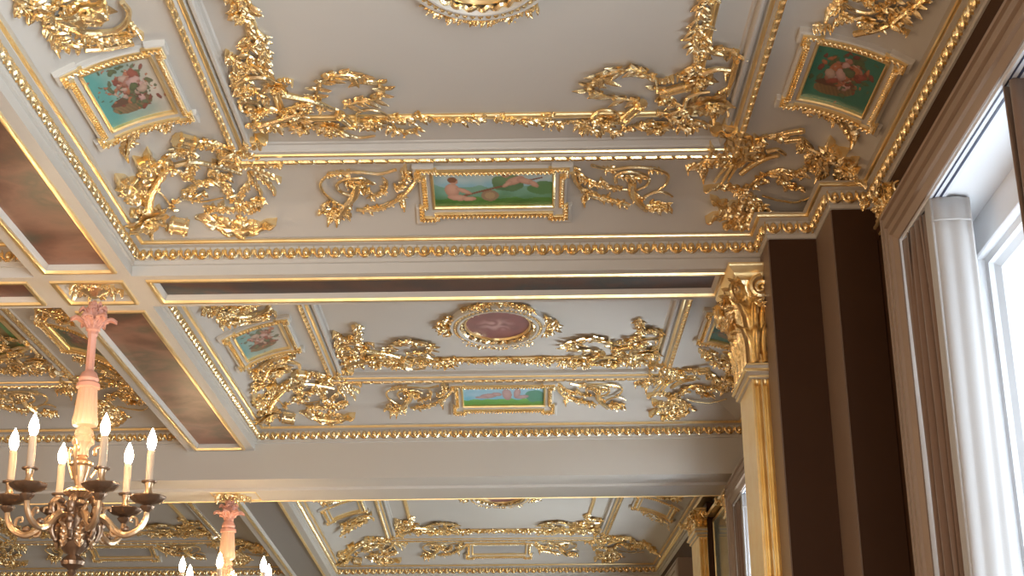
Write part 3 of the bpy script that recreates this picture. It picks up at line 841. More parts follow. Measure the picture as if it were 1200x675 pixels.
def medallion(cx, cy, label, group, r=.232):
    z = 2.975; t = thing('ceiling_medallion', (cx, cy, z), label, 'medallion', group)
    EL = .09; C = lambda rr, n=64: [(cx+rr*math.cos(2*PI*k/n), cy+(rr+EL)*math.sin(2*PI*k/n)) for k in range(n)]
    D = lambda x, y, h: (x, y, z-h)
    mb = MB(); sweep(mb, C(r+.068), [(0, -.005), (0, .030), (.008, .040), (.022, .040), (.026, .030), (.046, .030), (.050, .046), (.060, .046), (.068, .022)], D)
    mb.build('ring_moulding', M['trimpaint'], t, smooth=30)
    mb = MB(); 
    for k in range(56):
        a = 2*PI*k/56; mb.ell((cx+(r+.034)*math.cos(a), cy+(r+.034+EL)*math.sin(a), z-.036), (Vector((.011, 0, 0)), Vector((0, .011, 0)), Vector((0, 0, .013))), n=6, m=4)
    sweep(mb, C(r+.034), [(-.004, .024), (-.004, .033), (.004, .033), (.004, .024)], D)
    mb.build('pearl_row', M['gold'], t)
    mb = MB(); rr = r-.006
    pts = [(cx+(rr+.006*math.cos(k*1.1))*math.cos(2*PI*k/160), cy+(rr+EL+.006*math.cos(k*1.1))*math.sin(2*PI*k/160), z-.026+.006*math.sin(k*1.1)) for k in range(161)]
    mb.tube3(pts, .012, n=6, cap=False); mb.build('rope_ring', M['gold'], t)
    mb = MB(); sweep(mb, C(r-.026), [(-.004, .004), (0, .022), (.008, .022), (.012, .004)], D); mb.build('gilt_fillet', M['goldsmooth'], t, smooth=30)
    # the round painting
    mb = MB(); rows = []; cols = []
    nr, na = 26, 72
    for i in range(nr+1):
        row = []
        for k in range(na):
            a = 2*PI*k/na; q = (r-.014)*i/nr; x, y = q*math.cos(a), q*math.sin(a); row.append((cx+x, cy+y*(r+EL)/r, z-.008))
            u, v = x/r, y/r
            n1 = noise.noise(Vector((u*3.2+3, v*3.2, 2))); n2 = noise.noise(Vector((u*7, v*7+4, 5)))
            fig = max(0, 1-ellip(u, v, -.05, .05, .55, .42)); f = max(0, math.sin((u*2.2+n1*2.4)*3)*.5+.5)*fig
            cols.append(lerp3(lerp3((.24, .075, .075), (.17, .055, .06), n1+.5), (.50, .30, .27), f*.9+n2*.25*fig))
        rows.append(row)
    mb.quad_grid(rows, closed_u=True); o = mb.build('canvas', M['canvas'], t, fixn=False)
    at = o.data.color_attributes.new('paint', 'FLOAT_COLOR', 'POINT')
    for k, c in enumerate(cols): at.data[k].color = (*c, 1)
    rnd = random.Random(5)
    F = lambda x, y, h: Vector((x, y, z-h))
    for ang, sp in ((-90, .75), (90, .75), (0, .42), (180, .42)):
        mb = MB(); R = r+.086
        pts = [(cx+R*math.cos(math.radians(ang)+sp*s), cy+(R+EL)*math.sin(math.radians(ang)+sp*s)) for s in (-1, -.5, 0, .5, 1)]
        o_garland(mb, pts, .055 if sp > .5 else .085, F, rnd, 1.3); mb.build('leaf_spray', M['gold'], t)
        if sp < .5:
            mb = MB(); c = (cx+(R+.035)*math.cos(math.radians(ang)), cy+(R+.035)*math.sin(math.radians(ang))); o_flower(mb, c, .05, F, rnd); o_garland(mb, [(c[0], c[1]-.07), (c[0], c[1]+.07)], .07, F, rnd, 1.5); mb.build('flower', M['gold'], t)
    return t
# ================================================================ THE ROOM
XWL = XB0+LSH-0.0+.478        # left-hand wall, at the outer edge of the left row of coffers
XLL = XL+LSH                  # left edge of the left coffers (-5.90)
YB0, YB1 = 7.44, 10.592       # middle bay
YC0, YC1 = 11.32, 16.60       # far bay
Y2N, Y2F, Z2 = 10.592, 11.32, 2.392   # the deep cross beam
def box_struct(name, boxes, m, loc):
    mb = MB()
    for b in boxes: mb.box(*b)
    return mb.build(name, m, kind='structure', loc=loc, smooth=False)
box_struct('floor', [(-6.6, 2.6, -5.2, 17.4, -1.75, -1.6)], M['floor'], (0, 6, -1.6))
box_struct('ceiling', [(-6.6, 2.6, -5.2, 17.4, 3.12, 3.2)], M['paint'], (-2, 6, 3.12))  # unseen slab over the coffers, added to keep sky light out
box_struct('wall_left', [(-6.2, XLL-.001, -5.2, 17.3, -1.6, 3.12)], M['plainwall'], (-6.0, 6, -1.6))
box_struct('wall_back', [(-6.2, 2.4, 16.75, 17.2, -1.6, 3.12)], M['cream'], (-2, 17, -1.6))
box_struct('wall_front', [(-6.2, 2.4, -5.3, -5.0, -1.6, 3.12)], M['plainwall'], (-2, -5.1, -1.6))

LOWA = [(XL, YN), (XR, YN), (XR, 6.38), (1.43, 6.38), (1.43, 6.74), (1.20, 6.74), (1.20, YF), (XL, YF)]
n_trim = 1
def add_coffer(*a, **k):
    global n_trim
    r = coffer(*a, n=n_trim, **k); n_trim += 1; return r
add_coffer(XL, XR, YN, YF, low=LOWA)
add_coffer(XL, XR, YB0, YB1)
cc = add_coffer(XL, XR, YC0, YC1)
add_coffer(XL+LSH, XR+LSH, YN, YF)
add_coffer(XL+LSH, XR+LSH, YB0, YB1)
cc += add_coffer(XL+LSH, XR+LSH, YC0, YC1)
for o in cc: skewC(o)

# ---- beams: every soffit cell has its own sunk panel
def cell(x0, x1, y0, y1, z=2.6, art=None, lab=None, grp=None, skew=False, **k):
    global n_trim
    r = soffit_cell(x0, x1, y0, y1, z, n_trim, art, art_label=lab, group=grp, **k); n_trim += 1
    if skew:
        for o in r: skewC(o)
    return r
GP = 'old paintings sunk into the beam soffits'
cell(XB0, XL, YN, YF, art=M['art_red'], lab='rust-brown cloudy painting on the beam left of the nearest coffer, cut by the left edge', grp=GP)
cell(XB0, XL, YF, YB0)
cell(XB0, XL, YB0, YB1, art=M['art_red'], lab='rust-brown painting with dim foliage on the beam beyond the first chandelier', grp=GP)
cell(XL, 1.085, YF, YB0, art=M['art_dark'], lab='narrow dark painting along the cross beam, ending at the capital of the gilded pilaster', grp=GP)
cell(XLL, XB0, YF, YB0, art=M['art_red'], lab='dark red painting on the cross beam left of the near chandelier', grp=GP)
box_struct('trim_%d' % n_trim, [(1.085, 1.199, YF+.003, YB0-.003, 2.601, 2.8)], M['trimpaint'], (1.14, 7.2, 2.6)); n_trim += 1
cell(XB0, XL, YC0, YC1, skew=True, paint='trimpaint', art=M['darkpaint'], lab='plain grey sunk panel on the long beam beyond the second chandelier', grp=GP)
# near ceiling, behind and above the camera
box_struct('ceiling', [(XLL-.3, 2.4, -5.2, YN, 2.6, 2.8)], M['paint'], (-2, 0, 2.6))
# deep cross beam
mb = MB(); xa, xb = XLL, 1.60
pr = [(Y2N, 2.6), (Y2N, 2.392), (Y2N+.006, Z2), (Y2N+.145, Z2), (Y2N+.150, Z2+.018), (Y2N+.36, Z2+.018), (Y2N+.365, Z2), (Y2N+.375, Z2-.004),
      (Y2F-.005, Z2-.004), (Y2F, Z2), (Y2F, 2.6)]
mb.quad_grid([[(x, y, z) for y, z in pr] for x in (xa, xb)]); mb.poly([(xa, y, z) for y, z in pr]); mb.poly([(xb, y, z) for y, z in pr])
mb.build('trim_%d' % n_trim, M['trimpaint'], kind='structure', loc=(-2, 10.9, Z2), smooth=20); n_trim += 1
def thin_frame(x0, x1, y0, y1, z, mt='goldsmooth', w=.008):
    global n_trim
    mb = MB(); sweep(mb, RECT(x0, x1, y0, y1), [(0, z+.003), (.002, z-.006), (w-.002, z-.006), (w, z+.003)], ABS, ring=True)
    o = mb.build('trim_%d' % n_trim, M[mt], kind='structure', loc=((x0+x1)/2, (y0+y1)/2, z), smooth=30); n_trim += 1; return o
zz = Z2-.004; BW = .008
thin_frame(XB0+.09, XL-.05, Y2N+.40, Y2F-.05, zz)
thin_frame(XLL+.01, 1.5, Y2F-.012, Y2F-.002, zz, w=.004)

# ---- pier and right-hand wall
ZW = 2.175
box_struct('wall_right', [
    (1.196, 1.62, 6.736, YF-.001, -1.6, 2.652), (1.196, 1.62, YF-.001, YB0, -1.6, 2.599), (1.426, 1.62, 6.376, 6.736, -1.6, 2.652), (1.619, XR+.01, 2.7, 6.376, 2.50, 2.652), (1.27, 1.62, 6.81, YF, 2.6, 2.96), (1.50, 1.62, 6.45, 6.9, 2.6, 2.96),
    (XR, 2.3, 5.56, 9.28, -1.6, 2.599), (XR, 2.3, 10.64, 11.6, -1.6, 2.599), (XR, 2.3, -5.2, -3.2, -1.6, 2.599), (XR, 2.3, -1.6, .1, -1.6, 2.599), (XR, 2.3, 1.7, 3.68, -1.6, 2.599),
    (XR, 2.3, -3.2, 1.7, ZW+.03, 2.599), (XR, 2.3, -3.2, 1.7, -1.6, -.92),
    (XR, 2.3, 3.68, 5.56, ZW+.03, 2.599), (XR, 2.3, 9.28, 10.64, ZW+.03, 2.599), (XR, 2.3, 3.68, 5.56, -1.6, -.92), (XR, 2.3, 9.28, 10.64, -1.6, -.92),
    (XR+.001, 2.3, -5.2, 17.4, 2.60, 3.12)],
    M['brown'], (1.9, 6.5, -1.6))
wr = box_struct('wall_right', [(XR, 2.3, 11.4, 13.91, -1.6, 2.599), (XR, 2.3, 13.91, 15.37, ZW+.03, 2.599), (XR, 2.3, 13.91, 15.37, -1.6, -.92), (XR, 2.3, 15.37, 17.4, -1.6, 2.599), (XR, 2.3, 11.4, 17.4, 2.6, 3.12), (1.545, XR, 12.3, 12.75, -1.6, 2.55)], M['brown'], (1.9, 14, -1.6)); skewC(wr)
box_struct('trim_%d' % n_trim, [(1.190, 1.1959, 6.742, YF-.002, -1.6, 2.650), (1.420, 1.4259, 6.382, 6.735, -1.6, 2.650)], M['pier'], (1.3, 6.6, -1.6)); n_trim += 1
# gold band on top of the stepped cornice
mb = MB(); P = [(1.56, 6.38), (1.43, 6.38), (1.43, 6.74), (1.20, 6.74), (1.20, 6.92)]
sweep(mb, P, [(-.058, 2.766), (-.058, 2.800), (-.040, 2.812), (-.030, 2.766)], ABS, closed=False)
mb.build('trim_%d' % n_trim, M['goldsmooth'], kind='structure', loc=(1.4, 6.6, 2.77), smooth=30); n_trim += 1

# ---- windows of the right-hand wall
def window(n, y0, y1):
    """opening between y0 and y1; casing proud of the wall, white reveal, frame and pane"""
    z0, z1 = -.9, ZW
    r = thing('window_%d' % n, (XR, (y0+y1)/2, z0), '', ''); del r['label']; del r['category']; r['kind'] = 'structure'
    V = lambda a, b, h: (1.475-h, a, b)                      # a = y, b = z
    pr = [(0, -.15), (0, 0), (.018, .012), (.032, .012), (.036, .002), (.048, .002), (.054, .010), (.072, .016), (.092, .016), (.098, .004), (.110, .004), (.116, .012), (.138, .012), (.144, 0), (.158, -.006), (.172, -.014), (.172, -.02)]
    mb = MB(); q = RECT(y0-.172, y1+.172, z0-.172, z1+.172)
    sweep(mb, q, pr, V); mb.build('architrave', M['casing'], r, smooth=25)
    mb = MB()                                                # reveal
    mb.quad_grid([[(x, y0, z0), (x, y0, z1), (x, y1, z1), (x, y1, z0), (x, y0, z0)] for x in (1.494, 2.1)])
    mb.build('reveal', M['white'], r, smooth=False, fixn=False)
    mb = MB(); F = lambda a, b, h: (1.735-h, a, b)
    q = RECT(y0, y1, z0, z1)
    sweep(mb, q, [(0, -.2), (.0, .0), (.135, .0), (.14, -.006), (.142, -.035), (.165, -.04), (.167, -.06), (.19, -.08), (.19, -.14)], F)
    mb.build('window_frame', M['white'], r, smooth=25)
    mb = MB(); ym = (y0+y1)/2; mb.box(1.80, 1.85, ym-.025, ym+.025, z0+.15, z1-.15); mb.box(1.80, 1.85, y0+.15, y1-.15, .9, .95)
    mb.build('glazing_bar', M['white'], r, smooth=False)
    mb = MB(); mb.box(1.840, 1.846, y0+.16, y1-.16, z0+.16, z1-.16); mb.build('pane', M['glass'], r, smooth=False)
    return r
w1 = window(1, 3.70, 5.54)
w2 = window(2, 9.30, 10.62)
w3 = window(3, 13.93, 15.35); skewC(w3)
window(4, .1, 1.7); window(5, -3.2, -1.6)
def track(y0, y1, label):
    t = thing('curtain_track', (1.53, (y0+y1)/2, ZW), label, 'curtain track', 'curtain tracks under the window heads')
    mb = MB(); mb.box(1.502, 1.560, y0, y1, ZW-.010, ZW); mb.build('rail', M['rail'], t, smooth=False)
    mb = MB(); mb.box(1.513, 1.519, y0, y1, ZW-.012, ZW-.009); mb.box(1.535, 1.544, y0, y1, ZW-.012, ZW-.009); mb.build('groove', M['track'], t, smooth=False)
    return t
tr1 = track(3.72, 5.52, 'slim white curtain track with two dark grooves under the head of the near window')
tr2 = track(9.32, 10.58, 'curtain track under the head of the farther window, mostly behind the pilaster')
def curtain(path, z0, z1, m, name, root, amp=.01, seed=0, thick=.006, taper=0):
    rnd = random.Random(seed); P = crom(path, 8); rows = []
    ph = [rnd.random()*6 for _ in P]; ym = sum(p.y for p in P)/len(P)
    for i in range(22):
        f = i/21; z = z1+(z0-z1)*f; g = math.exp(-f*9)*taper
        rows.append([(p.x+amp*math.sin(f*5+k*.9)*min(1, f*3+.15), p.y+(ym-p.y)*g*math.sin(k*.7)**2+amp*math.cos(f*4+k*.8), z) for k, p in enumerate(P)])
    mb = MB(); mb.quad_grid(rows)
    o = mb.build(name, m, root, fixn=False, smooth=80)
    s = o.modifiers.new('thickness', 'SOLIDIFY'); s.thickness = thick; s.offset = 0
    return o
def curtain_far(dy, label, z0=-.85):
    t = thing('curtain', (1.56, 5.2+dy, z0), label, 'curtain', 'curtains gathered at the window jambs')
    Y = lambda pts: [(x, y+dy) for x, y in pts]
    curtain(Y([(1.500, 5.51), (1.545, 5.495), (1.497, 5.45), (1.550, 5.43), (1.500, 5.385), (1.560, 5.36), (1.503, 5.31), (1.57, 5.29), (1.505, 5.245), (1.58, 5.21)]), z0, ZW-.015, M['cloth'], 'gathered_cloth', t, .008, 3, taper=.4)
    c = curtain(Y([(1.57, 5.24), (1.515, 5.215), (1.503, 5.125), (1.513, 5.105), (1.57, 5.095), (1.630, 5.100), (1.648, 5.118), (1.646, 5.20), (1.62, 5.24)]), z0, ZW-.012, M['lining'], 'pale_pleat', t, .003, 4)
    mb = MB(); P = crom(Y([(1.502, 5.125), (1.513, 5.103), (1.57, 5.092), (1.630, 5.097), (1.649, 5.118)]), 5)
    mb.tube3([(p.x, p.y-.003, ZW-.10) for p in P], .004, n=5); mb.build('heading_seam', M['lining'], t)
    return t
curtain_far(0, 'brown curtain with pale grey front pleat at the far jamb of the near window')
curtain_far(5.1, 'brown gathered curtain at the farther window, just left of the gilded pilaster shaft')
t = thing('curtain', (1.56, 4.2, -.85), 'brown curtain at the top right corner of the photo, nearest to the viewer', 'curtain', 'curtains gathered at the window jambs')
curtain([(1.51, 4.22), (1.56, 4.255), (1.62, 4.22), (1.59, 4.19), (1.52, 4.185), (1.56, 4.17), (1.62, 4.165), (1.60, 4.155)], -.85, ZW-.012, M['cloth'], 'gathered_cloth', t, .006, 9)

# ---- gilded pilasters
def pil_leaf(mb, MAPF, a, b0, b1, W, proj, rnd):
    n, m = 10, 6; rows = []
    for i in range(n+1):
        s = i/n; row = []
        wd = W*.5*(math.sin(PI*min(1, s*.80+.18))**.6)*(1-.24*abs(math.cos(PI*s*4.5))**3)
        if i == n: wd *= .35
        h = .012 + proj*(s**3.2)
        z = b0+(b1-b0)*(s if s < .86 else .86-.35*(s-.86))
        for j in range(m+1):
            q = 2*j/m-1
            row.append(MAPF(a+wd*q, z-.012*abs(q), h+.014*(1-q*q)+.006*math.cos(3*PI*q)))
        rows.append([MAPF(a-wd, z, -.01)]+row+[MAPF(a+wd, z, -.01)])
    mb.quad_grid(rows)
def pilaster(x0, x1, y0, y1, ztop, capb, label, flutes=2, foot=-1.6, cap_only=False, group=None):
    """plain side towards -X, fluted front towards -Y; Corinthian capital"""
    rnd = random.Random(2)
    t = thing('gilded_pilaster', (x0, y0, foot), label, 'pilaster', group)
    mb = MB()
    # shaft outline in plan with flutes cut into the front
    pts = [(x0, y1), (x0, y0+.004), (x0+.004, y0)]
    L = x1-x0; e = L*.12; fw = (L-e)/(flutes)
    for k in range(flutes):
        a0 = x0+e+fw*k; a1 = a0+fw*.80
        for q in range(9): pts.append((a0+(a1-a0)*q/8, y0+.024*math.sin(PI*q/8)))
    pts += [(x1, y0), (x1, y1)]
    mb.quad_grid([[(x, y, z) for x, y in pts] for z in (foot, capb-.05)], closed_u=True)
    if not cap_only: mb.build('shaft', M['goldsmooth'], t, smooth=30)
    # flute heads and side panel fillet
    mb = MB()
    for k in range(flutes):
        a0 = x0+e+fw*k; mb.ell((a0+fw*.4, y0+.016, capb-.075), (Vector((fw*.40, 0, 0)), Vector((0, .014, 0)), Vector((0, 0, .03))), n=10, m=6)
    if not cap_only: mb.build('flute_head', M['goldsmooth'], t)
    # necking: stepped mouldings round the two visible sides
    mb = MB(); P = [(x0, y1+.02), (x0, y0), (x1, y0)]
    sweep(mb, P, [(0, capb-.075), (-.010, capb-.070), (-.010, capb-.055), (-.022, capb-.045), (-.030, capb-.030), (-.030, capb-.014), (-.014, capb-.008), (-.014, capb), (.02, capb)], ABS, closed=False)
    if not cap_only: mb.build('necking', M['trimpaint'], t, smooth=25)
    mb = MB()
    for zz_, rr in ((capb-.006, .008), (capb-.036, .008), (capb-.064, .006)):
        d = .030 if zz_ < capb-.03 else .018
        if zz_ < capb-.06: d = .012
        mb.tube3([(x0-d, y1+.02, zz_), (x0-d, y0-d, zz_), (x1, y0-d, zz_)], rr, n=6)
    mb.build('gilt_bead', M['goldsmooth'], t)
    # bell of the capital
    H = ztop-capb; mb = MB(); 
    fl = lambda s: .004+.050*max(0, (s-.45)/.55)**2
    rows = []; q_ = min(1, H/.47)
    for i in range(9):
        s = i/8; f = fl(s)*q_; z = capb+s*(H-.07); rows.append([(x0-f, y1+f, z), (x0-f, y0-f, z), (x1, y0-f, z)])
    mb.quad_grid(rows); mb.build('capital_bell', M['gold'], t, smooth=60)
    FR = lambda a, b, h: Vector((a, y0-h, b)); SD = lambda a, b, h: Vector((x0-h, a, b))
    def CN(a, b, h):                                         # corner leaf: folds round the arris
        return Vector((x0-h*.75+(a if a > 0 else 0), y0-h*.75-(a if a < 0 else 0), b))
    Lx = x1-x0; Ly = y1-y0
    tiers = ((0, .40, .055*q_, 4), (.22, .66, .075*q_, 3), (.48, .86, .085*q_, 4))
    for s0, s1, pj, cnt in tiers:
        b0, b1 = capb+s0*H, capb+s1*H+.02
        for k in range(cnt):
            mb = MB(); a = y0+Ly*(k+.5)/cnt; pil_leaf(mb, SD, a, b0, b1, Ly/cnt*1.08, pj, rnd); mb.build('acanthus_leaf', M['gold'], t)
        fc = max(2, round(Lx/.06))
        for k in range(fc):
            mb = MB(); a = x0+Lx*(k+.6)/fc; pil_leaf(mb, FR, a, b0+.01, b1, Lx/fc*1.15, pj*.85, rnd); mb.build('acanthus_leaf', M['gold'], t)
        mb = MB(); pil_leaf(mb, CN, 0, b0, b1, .09, pj*1.25, rnd); mb.build('acanthus_leaf', M['gold'], t)
    # volutes
    zc = ztop-.135*(.3+.7*q_)
    for fr in ('c', 'f', 's'):
        mb = MB(); R = (.055 if fr != 'c' else .062)*(.3+.7*q_); P = []
        for i in range(34):
            q = i/33; rr = R*(1-.80*q); a = PI*.5+q*2*PI*1.8
            if fr == 'f': P.append((x0+Lx*.72+rr*math.cos(a), y0-.06-.02*(1-q), zc+.01+rr*math.sin(a)))
            elif fr == 's': P.append((x0-.075-.02*(1-q), y1-.06-rr*math.cos(a), zc+rr*math.sin(a)))
            else: P.append((x0-.055-rr*math.cos(a)*.7, y0-.055-rr*math.cos(a)*.7, zc+rr*math.sin(a)))
        mb.tube3(P, [.017*(.4+.6*q_)*(1-.5*i/33) for i in range(34)], n=7)
        mb.ell(P[-1], (Vector((.014, 0, 0)), Vector((0, .014, 0)), Vector((0, 0, .014))), n=8, m=5)
        mb.build('volute', M['gold'], t)
    mb = MB(); G = lambda a, b, h: Vector((a, y0-.05*q_-h, b)); g_ = .25+.75*q_; o_garland(mb, [(x0+.01, ztop-.17*g_), (x0+Lx*.5, ztop-.21*g_), (x0+Lx*.95, ztop-.18*g_)], .05*g_, G, rnd, 1.4); mb.build('leaf_garland', M['gold'], t)
    mb = MB(); G2 = lambda a, b, h: Vector((x0-.05*q_-h, a, b)); o_garland(mb, [(y0+.02, ztop-.19*g_), (y0+Ly*.5, ztop-.23*g_), (y1-.04, ztop-.17*g_)], .06*g_, G2, rnd, 1.4); o_flower(mb, (y0+Ly*.5, ztop-.10*g_), .05*g_, G2, rnd); mb.build('leaf_garland', M['gold'], t)
    # abacus
    mb = MB(); sweep(mb, [(x0, y1+.02), (x0, y0), (x1, y0)], [(o*q_ if o < 0 else o, ztop-h*(.4+.6*q_)) for o, h in ((.0, .082), (-.050, .080), (-.058, .070), (-.058, .055), (-.066, .040), (-.086, .018), (-.090, .010), (-.090, .001), (.02, .001))], ABS, closed=False)
    mb.build('abacus', M['goldsmooth'], t, smooth=30)
    return t
pilaster(1.11, 1.20, 6.985, 7.40, 2.60, 2.11, 'tall gilded pilaster with a Corinthian capital under the end of the first cross beam')
p3 = pilaster(1.47, 1.54, 12.30, 12.75, 2.50, 2.34, 'small distant gilded pilaster beyond the deep cross beam, beside a mirror'); skewC(p3)
pilaster(1.585, 1.622, 5.97, 6.12, 2.60, 2.50, 'gilded capital peeping out behind the casing of the near window', cap_only=True)
pilaster(1.545, 1.62, 11.0, 11.25, 2.385, 2.24, 'copper-toned gilded capital under the right end of the deep cross beam', cap_only=True)

# ---- mirror and its gilt entablature in the far bay
t = thing('wall_mirror', (1.60, 11.9, .4), 'tall mirror with painted-in greenish reflection and gilt frame on the wall before the distant pilaster', 'mirror')
V = lambda a, b, h: (1.598-h, a, b)
mb = MB(); sweep(mb, RECT(11.42, 12.28, .4, 2.40), [(0, -.01), (0, .01), (.006, .014), (.02, .014), (.026, .006), (.03, .004)], V); mb.build('gilt_frame', M['goldsmooth'], t, smooth=30)
mb = MB(); mb.box(1.590, 1.597, 11.44, 12.26, .42, 2.38); mb.build('glass', M['mirror'], t, smooth=False)
mb = MB(); mb.box(1.50, 1.60, 11.40, 12.80, 2.565, 2.598); mb.box(1.54, 1.60, 11.40, 12.28, 2.42, 2.45); o = mb.build('gilt_entablature', M['goldsmooth'], loc=(1.55, 12.1, 2.5), smooth=False)
tag(o, 'slim gilt entablature running over the mirror and the distant pilaster', 'moulding'); skewC(t); skewC(o)

# ================================================================ ORNAMENT OF THE COFFERS
GC = 'gilt corner ornaments of the coffers'; GPN = 'gilt frames of branches on the coffer fields'; GS = 'gilt scrolls beside the small landscapes'
NEAR, MID, FAR = 'nearest coffer', 'middle coffer', 'farthest coffer'
dB = YB1-YF; dC = YC1-YF
cl = ornament('corner_ornament', 'corner_left', 'large gilt acanthus corner ornament at the far left corner of the nearest coffer', GC, seed=1)
cr = ornament('corner_ornament', 'corner_right', 'large gilt corner ornament with torches above the stepped cornice of the dark pier', GC, seed=2)
pl_ = ornament('branch_ornament', 'panel_left', 'gilt tangle of branches and scrolls at the left corner of the nearest coffer field', GPN, seed=3)
pr_ = ornament('branch_ornament', 'panel_right', 'gilt laurel branches and round flower at the right corner of the nearest coffer field', GPN, seed=4)
sl = ornament('scroll_ornament', 'scroll_left', 'gilt scroll with flower basket left of the cherub painting on the nearest coffer', GS, seed=5)
sr = ornament('scroll_ornament', 'scroll_right', 'gilt scroll with flower basket right of the cherub painting on the nearest coffer', GS, seed=6)
al = ornament('spray_ornament', 'above_left', 'gilt scrolled spray above the flower painting at the top left', 'gilt sprays beside the flower paintings', seed=7)
ar = ornament('spray_ornament', 'above_right', 'gilt scrolled spray above the dark green flower painting at the top right', 'gilt sprays beside the flower paintings', seed=8)
bl_ = ornament('leaf_pendant', 'below_left', 'small gilt leaf drop below the flower painting of the nearest coffer, left side', 'gilt leaf drops below the flower paintings', seed=9)
br_ = ornament('leaf_pendant', 'below_right', 'gilt acanthus drop below the dark green flower painting, right side', 'gilt leaf drops below the flower paintings', seed=10)
ARR = [(cl, 'gilt acanthus ornament, far left corner of the %s'), (cr, 'gilt corner ornament, far right corner of the %s'),
       (pl_, 'gilt branches, left corner of the field, %s'), (pr_, 'gilt laurel branches, right corner of the field, %s'),
       (sl, 'gilt scroll left of the small framed painting, %s'), (sr, 'gilt scroll right of the small framed painting, %s')]
for o, s in ARR:
    dup(o, (0, dB), s % MID)
    skewC(dup(o, (0, dC), s % FAR))
    dup(o, (LSH, dB), s % 'middle coffer behind the chandelier stem')
    skewC(dup(o, (LSH, dC), s % 'dim coffer behind both chandeliers'))
for o, s in ((cr, ARR[1][1]), (pr_, ARR[3][1])): dup(o, (LSH, 0), s % 'coffer cut by the left edge')
PB = 3.32; PC = 8.45          # shift of the side paintings in the other bays
dup(al, (0, PB), 'gilt spray above the left flower painting of the middle coffer, against the beam')
dup(al, (0, 0), 'gilt cluster between the flower painting and the corner of the middle coffer, left side', flipy=(5.55+PB/2)).location.y += 0
dup(ar, (0, PB), 'gilt spray above the right flower painting of the middle coffer, behind the capital')
dup(ar, (0, 0), 'gilt cluster below the green flower painting of the middle coffer, left of the pilaster', flipy=(5.55+PB/2))
skewC(dup(al, (0, PC), 'gilt spray above the empty frame of the farthest coffer, left side'))
skewC(dup(ar, (0, PC), 'gilt spray above the frame of the farthest coffer, right side'))
for src, nm in ((al, 'left'), (ar, 'right')):
    q = dup(src, (0, 0), 'gilt cluster below the %s side frame of the farthest coffer' % nm, flipy=(5.55+PC/2)); q.rotation_euler.z = 0
dup(ar, (LSH, PB), 'dim gilt spray above the painting of the left-hand middle coffer, beside the chandelier stem')
dup(ar, (LSH, 0), 'gilt cluster below the painting of the left-hand middle coffer, right of the chandelier stem', flipy=(5.55+PB/2))
sd1 = ornament('branch_ornament', 'side_left', 'gilt leafy curve along the left edge of the field of the middle coffer', GPN, seed=11, MAP=lambda x, y, h: MAPA(x, y-dB, h))
sd2 = ornament('branch_ornament', 'side_right', 'gilt leafy curve along the right edge of the field of the middle coffer', GPN, seed=12, MAP=lambda x, y, h: MAPA(x, y-dB, h))
skewC(dup(sd1, (0, YC1-YB1), 'gilt leafy curve along the left edge of the field of the farthest coffer'))
skewC(dup(sd2, (0, YC1-YB1), 'gilt leafy curve along the right edge of the field of the farthest coffer'))

# reeded rods framing the fields
def rod_frame(x0, x1, y0, y1, yN, label, leaves, skew=False):
    root = thing('reeded_frame', ((x0+x1)/2, y1, 2.975), label, 'ceiling ornament', 'gilt reeded rods round the coffer fields')
    D = lambda x, y, h: Vector((x, y, 2.975-h))
    for nm, a, b in (('reeded_rod', (x0, yN), (x0, y1)), ('reeded_rod', (x0-.03, y1), (x1+.03, y1)), ('reeded_rod', (x1, yN), (x1, y1))):
        mb = MB(); A = Vector(a); B = Vector(b); n = 12
        mb.tube3([D(*(A.lerp(B, i/n)), .006) for i in range(n+1)], .018, n=24, lobes=8); mb.build(nm, M['goldsmooth'], root)
    rnd = random.Random(17)
    for pts, s in leaves:
        mb = MB(); o_garland(mb, pts, s, D, rnd, 1.0); mb.build('leaf_garland', M['gold'], root)
    if skew: skewC(root)
    return root
yr = 6.010
lv = lambda d: [([(-.62, yr+.02+d), (-.45, yr-.01+d), (-.28, yr+.015+d), (-.14, yr-.01+d)], .075), ([(-.09, yr-.01+d), (.03, yr+.02+d), (.16, yr-.01+d)], .075), ([(.10, yr+.05+d), (.25, yr+.06+d), (.36, yr+.01+d)], .065)]
rod_frame(-1.02, .765, 0, yr, 3.4, 'gilt reeded rod frame with leaf ties round the field of the nearest coffer', lv(0)+[([(-1.03, 4.93), (-1.0, 5.02), (-1.03, 5.10)], .09)])
rod_frame(-1.02, .765, 0, yr+dB, 8.9, 'gilt reeded rod frame round the field of the middle coffer', lv(dB)+[([(.4, yr+dB), (-.9, yr+dB)], .05)])
rod_frame(-1.02, .765, 0, yr+dC, 12.4, 'gilt reeded rod frame round the field of the farthest coffer', lv(dC)+[([(.4, yr+dC), (-.9, yr+dC)], .06)], True)
rod_frame(-1.02+LSH, .765+LSH, 0, yr+dC, 12.4, 'dim gilt rod frame of the farthest left-hand coffer, behind the chandeliers', [([(.4+LSH, yr+dC), (-.9+LSH, yr+dC)], .06)], True)

